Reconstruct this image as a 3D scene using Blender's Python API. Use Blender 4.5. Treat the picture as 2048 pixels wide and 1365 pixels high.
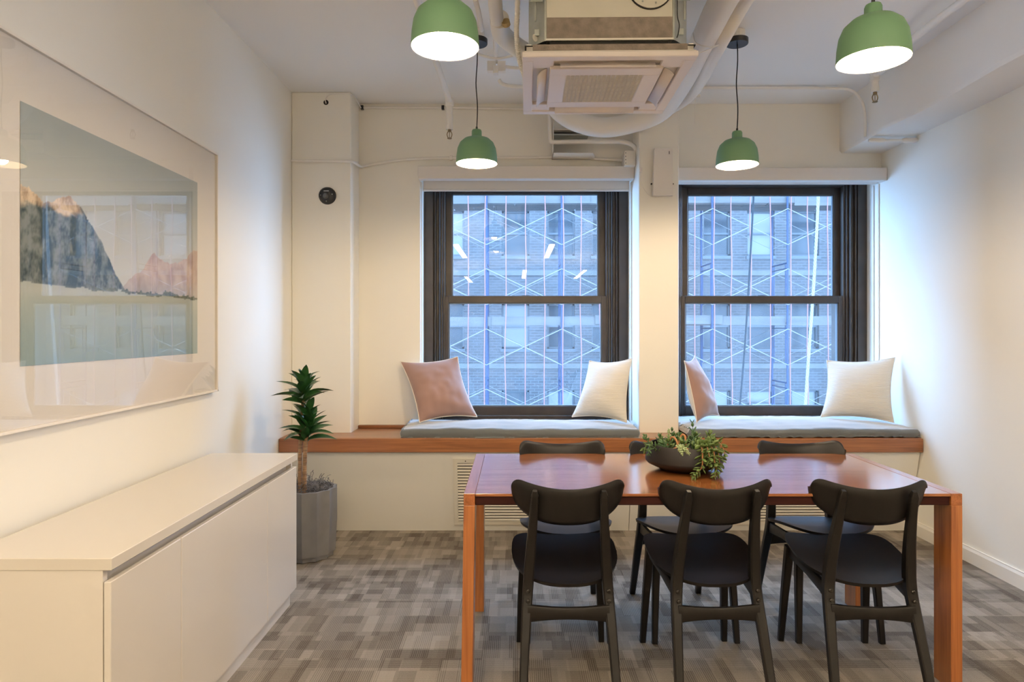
import bpy, bmesh, math, random
from mathutils import Vector, Matrix, noise
random.seed(7)
R = math.radians
for o in list(bpy.data.objects):
    bpy.data.objects.remove(o)
SC = bpy.context.scene
COL = SC.collection

# ------------------------------------------------------------------ camera, sky, big lamps, exposure
CAMH = 1.373
F = 1310.0                      # focal length in pixels of a 2048 wide frame
cam = bpy.data.cameras.new('camera'); camo = bpy.data.objects.new('camera', cam); COL.objects.link(camo)
camo.location = (0, 0, CAMH); camo.rotation_euler = (R(90), 0, 0)
cam.sensor_width = 36; cam.lens = 36 * F / 2048
cam.shift_x = -7.0 / 2048; cam.shift_y = -22.5 / 2048
cam.clip_start = 0.05; cam.clip_end = 200
SC.camera = camo
SC.view_settings.view_transform = 'Standard'; SC.view_settings.look = 'None'
SC.view_settings.gamma = 1; SC.view_settings.use_curve_mapping = False
SC.view_settings.exposure = 0.13
cy = SC.cycles
cy.use_denoising = True
cy.max_bounces = 10; cy.diffuse_bounces = 6; cy.glossy_bounces = 5; cy.transmission_bounces = 6; cy.transparent_max_bounces = 14
cy.sample_clamp_indirect = 6.0; cy.caustics_reflective = False; cy.caustics_refractive = False

SKY = (0.33, 0.59, 1.0); SKY_STRENGTH = 28.0
w = bpy.data.worlds.new('overcast_sky'); SC.world = w; w.use_nodes = True
wn = w.node_tree.nodes; wl = w.node_tree.links
bg = wn['Background']; bg.inputs['Strength'].default_value = SKY_STRENGTH
tc = wn.new('ShaderNodeTexCoord'); sep = wn.new('ShaderNodeSeparateXYZ'); rp = wn.new('ShaderNodeValToRGB')
wl.new(tc.outputs['Generated'], sep.inputs[0]); wl.new(sep.outputs['Z'], rp.inputs[0]); wl.new(rp.outputs[0], bg.inputs['Color'])
rp.color_ramp.elements[0].position = 0.0; rp.color_ramp.elements[0].color = (SKY[0] * .75, SKY[1] * .75, SKY[2] * .75, 1)
rp.color_ramp.elements[1].position = 0.8; rp.color_ramp.elements[1].color = (*SKY, 1)

def area(name, loc, sx, sy, power, color, rot=(0, 0, 0), portal=False):
    l = bpy.data.lights.new(name, 'AREA'); l.shape = 'RECTANGLE'; l.size = sx; l.size_y = sy
    l.energy = power; l.color = color
    o = bpy.data.objects.new(name, l); COL.objects.link(o); o.location = loc; o.rotation_euler = rot
    if portal: l.cycles.is_portal = True
    return o
# window portals only steer sky sampling
area('window_portal', (.08, 5.2, 1.6), 1.7, 2.0, 1, (1, 1, 1), (R(-90), 0, 0), True)
area('window_portal', (1.9, 5.2, 1.6), 1.7, 2.0, 1, (1, 1, 1), (R(-90), 0, 0), True)
WARM = (1.0, 0.78, 0.52); LED = (1.0, 0.83, 0.62)
LED_POWER = 20.0
LED_BARS = [(-0.9, -0.5, 1.9), (0.55, -0.5, 1.9), (2.0, -0.5, 1.9), (0.2, -5.0, 2.4), (1.5, -5.0, 2.4), (2.6, -6.2, 2.0), (-1.2, -6.5, 2.0)]  # near row is unseen, moved forward for steeper light from above
for (x, y, L) in LED_BARS:
    area('linear_lamp_light', (x, y, 2.655), .09, L, LED_POWER * L / 2, LED)
    area('linear_lamp_uplight', (x, y, 2.725), .09, L, LED_POWER * 2.6 * L / 2, LED, (R(180), 0, 0))      # upward light added to brighten the ceiling and upper walls
BULB_W = 27.0

# ------------------------------------------------------------------ materials
MATS = {}
def newmat(name):
    m = bpy.data.materials.new(name); m.use_nodes = True
    return m, m.node_tree.nodes, m.node_tree.links, m.node_tree.nodes['Principled BSDF']
def pmat(name, col, rough=.5, metal=0, spec=.5, bump=0, bscale=200, var=0, vscale=6, coat=0, coat_r=.1, sheen=0, stretch=(1, 1, 1)):
    """plain procedural material: base colour with optional noise variation and bump"""
    if name in MATS: return MATS[name]
    m, n, l, b = newmat(name)
    b.inputs['Base Color'].default_value = (*col, 1); b.inputs['Roughness'].default_value = rough
    b.inputs['Metallic'].default_value = metal; b.inputs['Specular IOR Level'].default_value = spec
    b.inputs['Coat Weight'].default_value = coat; b.inputs['Coat Roughness'].default_value = coat_r
    b.inputs['Sheen Weight'].default_value = sheen
    t = n.new('ShaderNodeTexCoord'); mp = n.new('ShaderNodeMapping'); l.new(t.outputs['Object'], mp.inputs[0]); mp.inputs['Scale'].default_value = stretch
    if var:
        nz = n.new('ShaderNodeTexNoise'); nz.inputs['Scale'].default_value = vscale; nz.inputs['Detail'].default_value = 5
        l.new(mp.outputs[0], nz.inputs['Vector'])
        cr = n.new('ShaderNodeValToRGB'); l.new(nz.outputs['Fac'], cr.inputs[0])
        cr.color_ramp.elements[0].position = .3; cr.color_ramp.elements[1].position = .7
        cr.color_ramp.elements[0].color = (*[c * (1 - var) for c in col], 1); cr.color_ramp.elements[1].color = (*[min(1, c * (1 + var)) for c in col], 1)
        l.new(cr.outputs[0], b.inputs['Base Color'])
    if bump:
        nb = n.new('ShaderNodeTexNoise'); nb.inputs['Scale'].default_value = bscale; nb.inputs['Detail'].default_value = 3
        l.new(mp.outputs[0], nb.inputs['Vector'])
        bp = n.new('ShaderNodeBump'); bp.inputs['Strength'].default_value = bump; bp.inputs['Distance'].default_value = .004
        l.new(nb.outputs['Fac'], bp.inputs['Height']); l.new(bp.outputs[0], b.inputs['Normal'])
    MATS[name] = m
    return m
def wood(name, c1, c2, axis, rough=.25, coat=.3, scale=1.0):
    m, n, l, b = newmat(name)
    t = n.new('ShaderNodeTexCoord'); mp = n.new('ShaderNodeMapping'); l.new(t.outputs['Object'], mp.inputs[0])
    s = [9 * scale] * 3; s[axis] = .55 * scale; mp.inputs['Scale'].default_value = s
    a = n.new('ShaderNodeTexNoise'); a.inputs['Scale'].default_value = 2.2; a.inputs['Detail'].default_value = 7; a.inputs['Roughness'].default_value = .65; a.inputs['Distortion'].default_value = .6
    l.new(mp.outputs[0], a.inputs['Vector'])
    s2 = [70 * scale] * 3; s2[axis] = 1.2 * scale
    mp2 = n.new('ShaderNodeMapping'); l.new(t.outputs['Object'], mp2.inputs[0]); mp2.inputs['Scale'].default_value = s2
    f = n.new('ShaderNodeTexNoise'); f.inputs['Scale'].default_value = 3; f.inputs['Detail'].default_value = 3
    l.new(mp2.outputs[0], f.inputs['Vector'])
    mx = n.new('ShaderNodeMix'); mx.data_type = 'FLOAT'; mx.inputs[0].default_value = .35
    l.new(a.outputs['Fac'], mx.inputs[2]); l.new(f.outputs['Fac'], mx.inputs[3])
    cr = n.new('ShaderNodeValToRGB'); l.new(mx.outputs[0], cr.inputs[0])
    cr.color_ramp.elements[0].position = .36; cr.color_ramp.elements[1].position = .64
    cr.color_ramp.elements[0].color = (*c1, 1); cr.color_ramp.elements[1].color = (*c2, 1)
    l.new(cr.outputs[0], b.inputs['Base Color'])
    b.inputs['Roughness'].default_value = rough; b.inputs['Coat Weight'].default_value = coat; b.inputs['Coat Roughness'].default_value = .12
    return m
def emat(name, col, strength):
    m, n, l, b = newmat(name)
    b.inputs['Base Color'].default_value = (*col, 1)
    b.inputs['Emission Color'].default_value = (*col, 1); b.inputs['Emission Strength'].default_value = strength
    return m
def glassmat(name, ior=1.5, tint=(1, 1, 1), dust=0.0, dustcol=(.8, .85, .9), rough=0.0):
    m = bpy.data.materials.new(name); m.use_nodes = True
    n = m.node_tree.nodes; l = m.node_tree.links; n.remove(n['Principled BSDF']); out = n['Material Output']
    tr = n.new('ShaderNodeBsdfTransparent'); tr.inputs[0].default_value = (*tint, 1)
    gl = n.new('ShaderNodeBsdfGlossy'); gl.inputs['Roughness'].default_value = rough
    # Schlick reflectance, the same from either side of the sheet
    lw = n.new('ShaderNodeLayerWeight'); lw.inputs['Blend'].default_value = .5
    pw = n.new('ShaderNodeMath'); pw.operation = 'POWER'; pw.inputs[1].default_value = 5.0; l.new(lw.outputs['Facing'], pw.inputs[0])
    f0 = ((ior - 1) / (ior + 1)) ** 2
    fr = n.new('ShaderNodeMath'); fr.operation = 'MULTIPLY_ADD'; fr.inputs[1].default_value = 1 - f0; fr.inputs[2].default_value = f0; l.new(pw.outputs[0], fr.inputs[0])
    mx = n.new('ShaderNodeMixShader'); l.new(fr.outputs[0], mx.inputs[0]); l.new(tr.outputs[0], mx.inputs[1]); l.new(gl.outputs[0], mx.inputs[2])
    last = mx
    if dust:
        tl = n.new('ShaderNodeBsdfTranslucent'); tl.inputs[0].default_value = (*dustcol, 1)
        t = n.new('ShaderNodeTexCoord'); mp = n.new('ShaderNodeMapping'); mp.inputs['Scale'].default_value = (3, 1, .8); l.new(t.outputs['Object'], mp.inputs[0])
        nz = n.new('ShaderNodeTexNoise'); nz.inputs['Scale'].default_value = 2.0; nz.inputs['Detail'].default_value = 4; l.new(mp.outputs[0], nz.inputs['Vector'])
        mr = n.new('ShaderNodeMapRange'); mr.inputs[1].default_value = .3; mr.inputs[2].default_value = .7; mr.inputs[3].default_value = dust * .6; mr.inputs[4].default_value = dust * 1.3
        l.new(nz.outputs['Fac'], mr.inputs[0])
        m2 = n.new('ShaderNodeMixShader'); l.new(mr.outputs[0], m2.inputs[0]); l.new(mx.outputs[0], m2.inputs[1]); l.new(tl.outputs[0], m2.inputs[2]); last = m2
    l.new(last.outputs[0], out.inputs['Surface'])
    return m

M = {}
M['wall'] = pmat('wall_paint', (.83, .805, .735), .55, bump=.04, bscale=60)
M['ceil'] = pmat('ceiling_paint', (.86, .86, .85), .7, bump=.06, bscale=40)
M['beam'] = pmat('beam_plaster', (.84, .82, .78), .6, bump=.35, bscale=14)
M['pipe'] = pmat('pipe_paint', (.82, .79, .74), .5, bump=.05, bscale=40)
M['white'] = pmat('white_lacquer', (.72, .675, .62), .18, coat=.4, coat_r=.05)
M['whitetop'] = pmat('white_laminate', (.68, .635, .57), .25)
M['trimwhite'] = pmat('trim_paint', (.80, .77, .71), .35)
M['ventwhite'] = pmat('vent_enamel', (.76, .72, .62), .4)
M['ventdark'] = pmat('vent_dark', (.10, .085, .065), .8)
M['acwhite'] = pmat('unit_plastic', (.78, .72, .70), .4)
M['acgrille'] = pmat('unit_grille_plastic', (.74, .68, .58), .45)
M['dark'] = pmat('dark_void', (.02, .018, .016), .8)
M['steel'] = pmat('galvanised_steel', (.46, .49, .46), .38, metal=.75, var=.12, vscale=14)
M['panelmetal'] = pmat('coated_steel', (.72, .70, .62), .35, metal=.35, var=.03, vscale=5)
M['foam'] = pmat('grey_foam', (.24, .20, .17), .9, bump=.4, bscale=160, var=.2, vscale=30)
M['frame'] = pmat('window_frame_paint', (.040, .031, .026), .38, var=.25, vscale=9, bump=.05, bscale=40)
M['black'] = pmat('black_stain', (.009, .0075, .0065), .40, spec=.3, var=.2, vscale=30, stretch=(1, 1, .1))
M['blackm'] = pmat('black_metal', (.015, .015, .017), .4)
M['bolt'] = pmat('dark_bolt', (.05, .045, .04), .3, metal=.8)
M['green'] = pmat('green_enamel', (.135, .270, .15), .55, bump=.05, bscale=300)
M['shadein'] = pmat('shade_inside', (.90, .86, .78), .5)
M['bulb'] = emat('bulb_glow', (1.0, .82, .55), 60)
M['led'] = emat('led_diffuser', (1.0, .9, .75), 5)
M['cord'] = pmat('black_cord', (.012, .011, .011), .6)
M['cushion'] = pmat('grey_linen', (.108, .120, .124), .85, bump=.25, bscale=420, sheen=1.0)
M['pink'] = pmat('pink_velvet', (.30, .18, .150), .85, sheen=.5, var=.06, vscale=5)
M['cream'] = pmat('cream_linen', (.74, .68, .60), .85, bump=.2, bscale=350)
def knit():
    m, n, l, b = newmat('cream_knit')
    b.inputs['Base Color'].default_value = (.68, .64, .57, 1); b.inputs['Roughness'].default_value = .9
    t = n.new('ShaderNodeTexCoord')
    wv = n.new('ShaderNodeTexWave'); wv.bands_direction = 'Z'; wv.inputs['Scale'].default_value = 34; wv.inputs['Distortion'].default_value = 1.5; wv.inputs['Detail'].default_value = 2
    l.new(t.outputs['Object'], wv.inputs['Vector'])
    bp = n.new('ShaderNodeBump'); bp.inputs['Strength'].default_value = .38; bp.inputs['Distance'].default_value = .004
    l.new(wv.outputs['Fac'], bp.inputs['Height']); l.new(bp.outputs[0], b.inputs['Normal'])
    return m
M['knit'] = knit()
M['tablewood'] = wood('table_top_teak', (.17, .052, .017), (.39, .148, .044), 0, rough=.17, coat=.6)
M['legwood'] = wood('table_leg_teak', (.24, .075, .022), (.46, .17, .05), 2, rough=.3, coat=.3)
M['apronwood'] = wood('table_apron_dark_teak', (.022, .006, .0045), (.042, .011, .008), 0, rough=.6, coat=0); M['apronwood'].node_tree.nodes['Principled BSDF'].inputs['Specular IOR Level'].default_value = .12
M['railwood'] = wood('table_rail_teak', (.20, .060, .020), (.38, .13, .04), 1, rough=.22, coat=.4)
M['benchwood'] = wood('bench_teak', (.17, .060, .020), (.36, .140, .050), 0, rough=.3, coat=.3)
M['concrete'] = pmat('planter_concrete', (.165, .16, .157), .6, var=.08, vscale=12, bump=.05, bscale=90)
M['moss'] = pmat('dry_moss', (.15, .145, .15), .9)
M['bark'] = pmat('plant_bark', (.26, .15, .075), .75, var=.5, vscale=60, stretch=(.3, .3, 2))
M['leaf'] = pmat('glossy_leaf', (.025, .085, .022), .32, var=.45, vscale=14, coat=.2)
M['bowl'] = pmat('dark_stoneware', (.012, .0095, .009), .5, spec=.35, bump=.04, bscale=200)
M['soil'] = pmat('soil', (.035, .026, .02), .95, bump=.5, bscale=90)
M['succ'] = pmat('succulent_leaf', (.095, .15, .035), .45, var=.4, vscale=25)
M['succdark'] = pmat('dark_succulent_leaf', (.06, .13, .04), .42, var=.4, vscale=25)
M['succpale'] = pmat('pale_succulent_leaf', (.40, .50, .27), .5, var=.2, vscale=25)
M['twig'] = pmat('orange_twig', (.42, .19, .08), .7)
M['brass'] = pmat('old_brass', (.30, .22, .12), .35, metal=.9)
M['glass'] = glassmat('window_glass', 1.5, (.97, .985, 1), dust=.016)
M['artglass'] = glassmat('picture_glass', 1.62)
M['artframe'] = pmat('picture_frame_white', (.80, .75, .68), .35)
M['artedge'] = wood('picture_frame_maple', (.45, .33, .19), (.60, .46, .28), 2, rough=.4, coat=.1)
M['mat'] = pmat('picture_mount', (.82, .77, .70), .8)
M['shadefab'] = pmat('shade_fabric', (.72, .69, .66), .8)
M['valance'] = pmat('valance_white', (.74, .70, .66), .45)
M['device'] = pmat('device_plastic', (.76, .72, .68), .4)
M['blue'] = pmat('scaffold_blue', (.011, .019, .045), .6, spec=.2)
M['galv'] = pmat('brace_galvanised', (.078, .074, .070), .5)
M['plank'] = pmat('scaffold_plank', (.040, .035, .031), .85, var=.2, vscale=3, stretch=(.2, 1, 3))
M['soffit'] = pmat('scaffold_deck', (.034, .025, .021), .85, var=.15, vscale=3)
M['pinkcord'] = pmat('pink_tie_cord', (.11, .036, .035), .7)
M['rope'] = pmat('white_rope', (.105, .10, .095), .8)
M['hose'] = pmat('dark_hose', (.006, .008, .01), .9, spec=.1)
M['stone'] = pmat('limestone', (.06, .056, .05), .85, var=.1)
M['farframe'] = pmat('far_window_frame', (.022, .024, .027), .5)
M['farsash'] = pmat('far_window_sash', (.11, .11, .105), .5)
M['farglass'] = pmat('far_window_glass', (.014, .017, .02), .15, spec=.25)
M['farglassl'] = pmat('far_window_blind', (.056, .053, .048), .3, spec=.6)
M['asphalt'] = pmat('asphalt', (.09, .09, .09), .9, bump=.3, bscale=30)

def brickmat():
    m, n, l, b = newmat('brown_brick')
    t = n.new('ShaderNodeTexCoord'); mp = n.new('ShaderNodeMapping'); mp.inputs['Rotation'].default_value = (R(90), 0, 0); l.new(t.outputs['Object'], mp.inputs[0])
    br = n.new('ShaderNodeTexBrick'); l.new(mp.outputs[0], br.inputs['Vector'])
    br.inputs['Color1'].default_value = (.0235, .021, .021, 1); br.inputs['Color2'].default_value = (.036, .032, .032, 1); br.inputs['Mortar'].default_value = (.052, .050, .050, 1)
    br.inputs['Scale'].default_value = 1; br.inputs['Brick Width'].default_value = .24; br.inputs['Row Height'].default_value = .085; br.inputs['Mortar Size'].default_value = .012
    l.new(br.outputs['Color'], b.inputs['Base Color']); b.inputs['Roughness'].default_value = .9
    return m
M['brick'] = brickmat()

def carpetmat():
    m, n, l, b = newmat('carpet_woven')
    t = n.new('ShaderNodeTexCoord')
    def node(k, **kw):
        x = n.new(k)
        for a, v in kw.items(): setattr(x, a, v)
        return x
    def cells(sx, sy, off):
        mp = node('ShaderNodeMapping'); mp.inputs['Scale'].default_value = (1 / sx, 1 / sy, 0); mp.inputs['Location'].default_value = (off, off * .7, 0)
        l.new(t.outputs['Object'], mp.inputs[0])
        # jog the rows so that the blocks do not line up
        sp = node('ShaderNodeSeparateXYZ'); l.new(mp.outputs[0], sp.inputs[0])
        fl = node('ShaderNodeMath', operation='FLOOR'); l.new(sp.outputs['Y'], fl.inputs[0])
        wn_ = node('ShaderNodeTexWhiteNoise', noise_dimensions='1D'); l.new(fl.outputs[0], wn_.inputs['W'])
        ad = node('ShaderNodeMath', operation='ADD'); l.new(sp.outputs['X'], ad.inputs[0]); l.new(wn_.outputs['Value'], ad.inputs[1])
        fx = node('ShaderNodeMath', operation='FLOOR'); l.new(ad.outputs[0], fx.inputs[0])
        cb = node('ShaderNodeCombineXYZ'); l.new(fx.outputs[0], cb.inputs[0]); l.new(fl.outputs[0], cb.inputs[1])
        w2 = node('ShaderNodeTexWhiteNoise', noise_dimensions='2D'); l.new(cb.outputs[0], w2.inputs['Vector'])
        return w2
    a = cells(.085, .085, 0); c = cells(.038, .20, 3.3); d = cells(.17, .16, 7.7)
    def mixf(f, x, y):
        k = node('ShaderNodeMix', data_type='FLOAT'); k.inputs[0].default_value = f; l.new(x, k.inputs[2]); l.new(y, k.inputs[3]); return k.outputs[0]
    v = mixf(.42, a.outputs['Value'], c.outputs['Value']); v = mixf(.33, v, d.outputs['Value'])
    # fine cut lines, along or across according to the block
    def stripes(ax):
        wv = node('ShaderNodeTexWave'); wv.bands_direction = ax; wv.inputs['Scale'].default_value = 38; wv.inputs['Distortion'].default_value = .6; wv.inputs['Detail'].default_value = 1; wv.inputs['Detail Scale'].default_value = 6
        l.new(t.outputs['Object'], wv.inputs['Vector']); return wv.outputs['Fac']
    gt = node('ShaderNodeMath', operation='GREATER_THAN'); l.new(c.outputs['Value'], gt.inputs[0]); gt.inputs[1].default_value = .5
    st = node('ShaderNodeMix', data_type='FLOAT'); l.new(gt.outputs[0], st.inputs[0]); l.new(stripes('X'), st.inputs[2]); l.new(stripes('Y'), st.inputs[3])
    v = mixf(.27, v, st.outputs[0])
    nz = node('ShaderNodeTexNoise'); nz.inputs['Scale'].default_value = 260; nz.inputs['Detail'].default_value = 2; l.new(t.outputs['Object'], nz.inputs['Vector'])
    v = mixf(.30, v, nz.outputs['Fac'])
    cr = node('ShaderNodeValToRGB'); l.new(v, cr.inputs[0])
    cr.color_ramp.elements[0].position = .28; cr.color_ramp.elements[0].color = (.085, .070, .055, 1)
    cr.color_ramp.elements[1].position = .74; cr.color_ramp.elements[1].color = (.34, .30, .252, 1)
    l.new(cr.outputs[0], b.inputs['Base Color']); b.inputs['Roughness'].default_value = .95; b.inputs['Specular IOR Level'].default_value = .1
    bp = node('ShaderNodeBump'); bp.inputs['Strength'].default_value = .5; bp.inputs['Distance'].default_value = .004; l.new(v, bp.inputs['Height']); l.new(bp.outputs[0], b.inputs['Normal'])
    return m
M['carpet'] = carpetmat()

# ------------------------------------------------------------------ mesh builder
def ease_frames(pts):
    """parallel-transport frames along a polyline"""
    T = []
    for i in range(len(pts)):
        a = pts[max(i - 1, 0)]; b = pts[min(i + 1, len(pts) - 1)]
        T.append((b - a).normalized())
    up = Vector((0, 0, 1)) if abs(T[0].z) < .9 else Vector((1, 0, 0))
    n = T[0].cross(up).normalized(); fr = []
    for i, t in enumerate(T):
        n = (n - t * n.dot(t)).normalized()
        fr.append((n, t.cross(n).normalized()))
    return fr
def smooth_path(pts, k=6):
    """Catmull-Rom through the points"""
    P = [Vector(p) for p in pts]; P = [P[0] * 2 - P[1]] + P + [P[-1] * 2 - P[-2]]
    out = []
    for i in range(1, len(P) - 2):
        p0, p1, p2, p3 = P[i - 1:i + 3]
        for j in range(k):
            t = j / k
            out.append(.5 * ((2 * p1) + (p2 - p0) * t + (2 * p0 - 5 * p1 + 4 * p2 - p3) * t * t + (3 * p1 - p0 - 3 * p2 + p3) * t ** 3))
    out.append(P[-2]); return out
class MB:
    def __init__(s): s.bm = bmesh.new()
    def box(s, x0, x1, y0, y1, z0, z1, bev=0, mtx=None, seg=1):
        g = bmesh.ops.create_cube(s.bm, size=1)
        vs = g['verts']
        for v in vs:
            v.co = Vector(((x0 + x1) / 2 + v.co.x * (x1 - x0), (y0 + y1) / 2 + v.co.y * (y1 - y0), (z0 + z1) / 2 + v.co.z * (z1 - z0)))
        if bev:
            es = list({e for v in vs for e in v.link_edges})
            r = bmesh.ops.bevel(s.bm, geom=es, offset=bev, segments=seg, profile=.5, affect='EDGES')
            vs = list({v for f in r['faces'] for v in f.verts} | {v for v in vs if v.is_valid})
        if mtx:
            for v in vs: v.co = mtx @ v.co
        return s
    def tube(s, pts, r, n=8, caps=True, squash=1.0):
        pts = [Vector(p) for p in pts]; fr = ease_frames(pts); rings = []
        for i, (p, (a, b)) in enumerate(zip(pts, fr)):
            rr = r[i] if isinstance(r, (list, tuple)) else r
            rings.append([s.bm.verts.new(p + a * math.cos(2 * math.pi * j / n) * rr + b * math.sin(2 * math.pi * j / n) * rr * squash) for j in range(n)])
        for q in range(len(rings) - 1):
            for j in range(n):
                s.bm.faces.new((rings[q][j], rings[q][(j + 1) % n], rings[q + 1][(j + 1) % n], rings[q + 1][j]))
        if caps:
            s.bm.faces.new(rings[0][::-1]); s.bm.faces.new(rings[-1])
        return s
    def cyl(s, p0, p1, r0, r1=None, n=12): return s.tube([p0, p1], [r0, r0 if r1 is None else r1], n)
    def beam(s, pts, wd, ht, up=(1, 0, 0)):
        """rectangular section swept along pts; wd along `up`-axis, ht across; both may be lists"""
        pts = [Vector(p) for p in pts]; up = Vector(up); rings = []
        for i, p in enumerate(pts):
            t = (pts[min(i + 1, len(pts) - 1)] - pts[max(i - 1, 0)]).normalized()
            a = (up - t * up.dot(t)).normalized(); b = t.cross(a)
            W = wd[i] if isinstance(wd, (list, tuple)) else wd; H = ht[i] if isinstance(ht, (list, tuple)) else ht
            c = .28
            pr = [(-1, -1 + c), (-1 + c, -1), (1 - c, -1), (1, -1 + c), (1, 1 - c), (1 - c, 1), (-1 + c, 1), (-1, 1 - c)]
            rings.append([s.bm.verts.new(p + a * u * W / 2 + b * v * H / 2) for u, v in pr])
        for q in range(len(rings) - 1):
            for j in range(8): s.bm.faces.new((rings[q][j], rings[q][(j + 1) % 8], rings[q + 1][(j + 1) % 8], rings[q + 1][j]))
        s.bm.faces.new(rings[0][::-1]); s.bm.faces.new(rings[-1]); return s
    def lathe(s, prof, n=32, c=(0, 0, 0), f=None):
        c = Vector(c); rings = []
        for (r, z) in prof:
            if r < 1e-6: rings.append([s.bm.verts.new(c + Vector((0, 0, z)))]); continue
            rings.append([s.bm.verts.new(c + Vector((math.cos(2 * math.pi * j / n) * r * (f(j, n) if f else 1), math.sin(2 * math.pi * j / n) * r * (f(j, n) if f else 1), z))) for j in range(n)])
        for a, b in zip(rings, rings[1:]):
            for j in range(n):
                k = (j + 1) % n
                if len(a) == 1: s.bm.faces.new((a[0], b[k], b[j]))
                elif len(b) == 1: s.bm.faces.new((a[j], a[k], b[0]))
                else: s.bm.faces.new((a[j], a[k], b[k], b[j]))
        return s
    def grid(s, fn, nu, nv):
        V = [[s.bm.verts.new(fn(i / nu, j / nv)) for j in range(nv + 1)] for i in range(nu + 1)]
        for i in range(nu):
            for j in range(nv): s.bm.faces.new((V[i][j], V[i + 1][j], V[i + 1][j + 1], V[i][j + 1]))
        return s
    def prism(s, poly, fn):
        """poly: 2D outline; fn(u, v, k) -> point for k = 0 (one face) and 1 (the other)"""
        a = [s.bm.verts.new(fn(u, v, 0)) for u, v in poly]; b = [s.bm.verts.new(fn(u, v, 1)) for u, v in poly]
        s.bm.faces.new(a[::-1]); s.bm.faces.new(b)
        for i in range(len(poly)):
            j = (i + 1) % len(poly); s.bm.faces.new((a[i], a[j], b[j], b[i]))
        return s
    def build(s, name, mat, parent=None, smooth=False, weld=False, loc=None, angle=35, label=None):
        if weld: bmesh.ops.remove_doubles(s.bm, verts=s.bm.verts, dist=1e-5)
        bmesh.ops.recalc_face_normals(s.bm, faces=s.bm.faces)
        me = bpy.data.meshes.new(name)
        if loc is not None:
            for v in s.bm.verts: v.co -= Vector(loc)
        s.bm.to_mesh(me); s.bm.free()
        me.materials.append(M[mat] if isinstance(mat, str) else mat)
        if smooth:
            for p in me.polygons: p.use_smooth = True
            me.set_sharp_from_angle(angle=R(angle))
        o = bpy.data.objects.new(name, me); COL.objects.link(o)
        if loc is not None: o.location = loc
        if parent: o.parent = parent
        if label: o['label'] = label
        return o
def tag(o, label, cat, group=None, kind=None):
    o['label'] = label; o['category'] = cat
    if group: o['group'] = group
    if kind: o['kind'] = kind
    return o
def thing(name, label, cat, loc=(0, 0, 0), rz=0, group=None):
    o = bpy.data.objects.new(name, None); COL.objects.link(o); o.location = loc; o.rotation_euler = (0, 0, rz)
    o.empty_display_size = .05
    return tag(o, label, cat, group)
def struct(o): o['kind'] = 'structure'; return o
def copy_tree(o, parent=None):
    c = o.copy(); COL.objects.link(c); c.parent = parent
    for ch in [x for x in KIDS.get(o.name, [])]: copy_tree(ch, c)
    return c
KIDS = {}
def index_kids():
    KIDS.clear()
    for o in bpy.data.objects:
        if o.parent: KIDS.setdefault(o.parent.name, []).append(o)
def px(x, y, Y):
    """a world point read off the photograph (2048 x 1365) at distance Y"""
    s = F / Y
    return Vector(((x - 1031) / s, Y, CAMH + (660 - y) / s))

# ------------------------------------------------------------------ room shell
XL, XR, YB, YF, ZC = -1.56, 2.685, 4.80, -9.0, 3.03
YP = 4.561; YW = 5.0
struct(MB().box(XL - .2, XR + .2, YF - .2, 5.3, -.12, 0).build('floor', 'carpet'))
struct(MB().box(XL - .2, XR + .2, YF - .2, 5.3, ZC, ZC + .15).build('ceiling', 'ceil'))
struct(MB().box(XL - .15, XL, YF, 5.3, 0, ZC).build('wall_left', 'wall'))
struct(MB().box(XR, XR + .15, YF, 5.3, 0, ZC).build('wall_right', 'wall'))
struct(MB().box(XL - .15, XR + .15, YF - .15, YF, 0, ZC).build('wall_front', 'wall'))
wb = MB()
WX = [(-.698, .862), (1.12, 2.684)]; WZ0, WZ1 = .66, 2.505
wb.box(XL, WX[0][0], YB, 5.3, 0, ZC); wb.box(WX[0][1], WX[1][0], YB, 5.3, 0, ZC)
for a, b in WX:
    wb.box(a, b, YB, 5.3, WZ1, ZC); wb.box(a, b, YB, 5.3, 0, WZ0)
struct(wb.build('wall_back', 'wall'))
struct(MB().box(XL, -1.1455, YP, YB, 0, ZC, bev=.006).build('trim_1', 'wall'))               # pilaster in the left corner
struct(MB().box(.860, 1.137, YP, 5.0, .55, ZC, bev=.004).build('trim_2', 'wall'))            # pier between the windows
# plastered beam along the right wall, with slightly uneven edges
def beam_mesh():
    mb = MB(); N = 60; prof = []
    for i in range(N + 1):
        y = -8.99 + (YB + 8.99) * (i / N) ** .6
        d = .012 * noise.noise(Vector((y * 2.2, 1.3, 0))) if y < 4.3 else 0
        e = .012 * noise.noise(Vector((y * 2.0, 7.3, 0))) if y < 4.3 else 0
        prof.append([mb.bm.verts.new(p) for p in ((2.375 + d * .3, y, ZC), (2.375 + d, y, 2.686 + e), (2.39 + d, y, 2.668 + e), (XR, y, 2.668 + e * .5), (XR, y, ZC))])
    for a, b in zip(prof, prof[1:]):
        for k in range(4): mb.bm.faces.new((a[k], a[k + 1], b[k + 1], b[k]))
    mb.bm.faces.new(prof[0][::-1]); mb.bm.faces.new(prof[-1])
    return mb
struct(beam_mesh().build('trim_3', 'beam', smooth=True, angle=40))
bb = MB().prism([(0, 0), (-.016, 0), (-.016, .072), (-.010, .086), (-.010, .092), (0, .092)], lambda u, v, k: Vector((XR + u, YF if k == 0 else 4.46, v)))
struct(bb.build('baseboard_right', 'trimwhite'))

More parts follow.
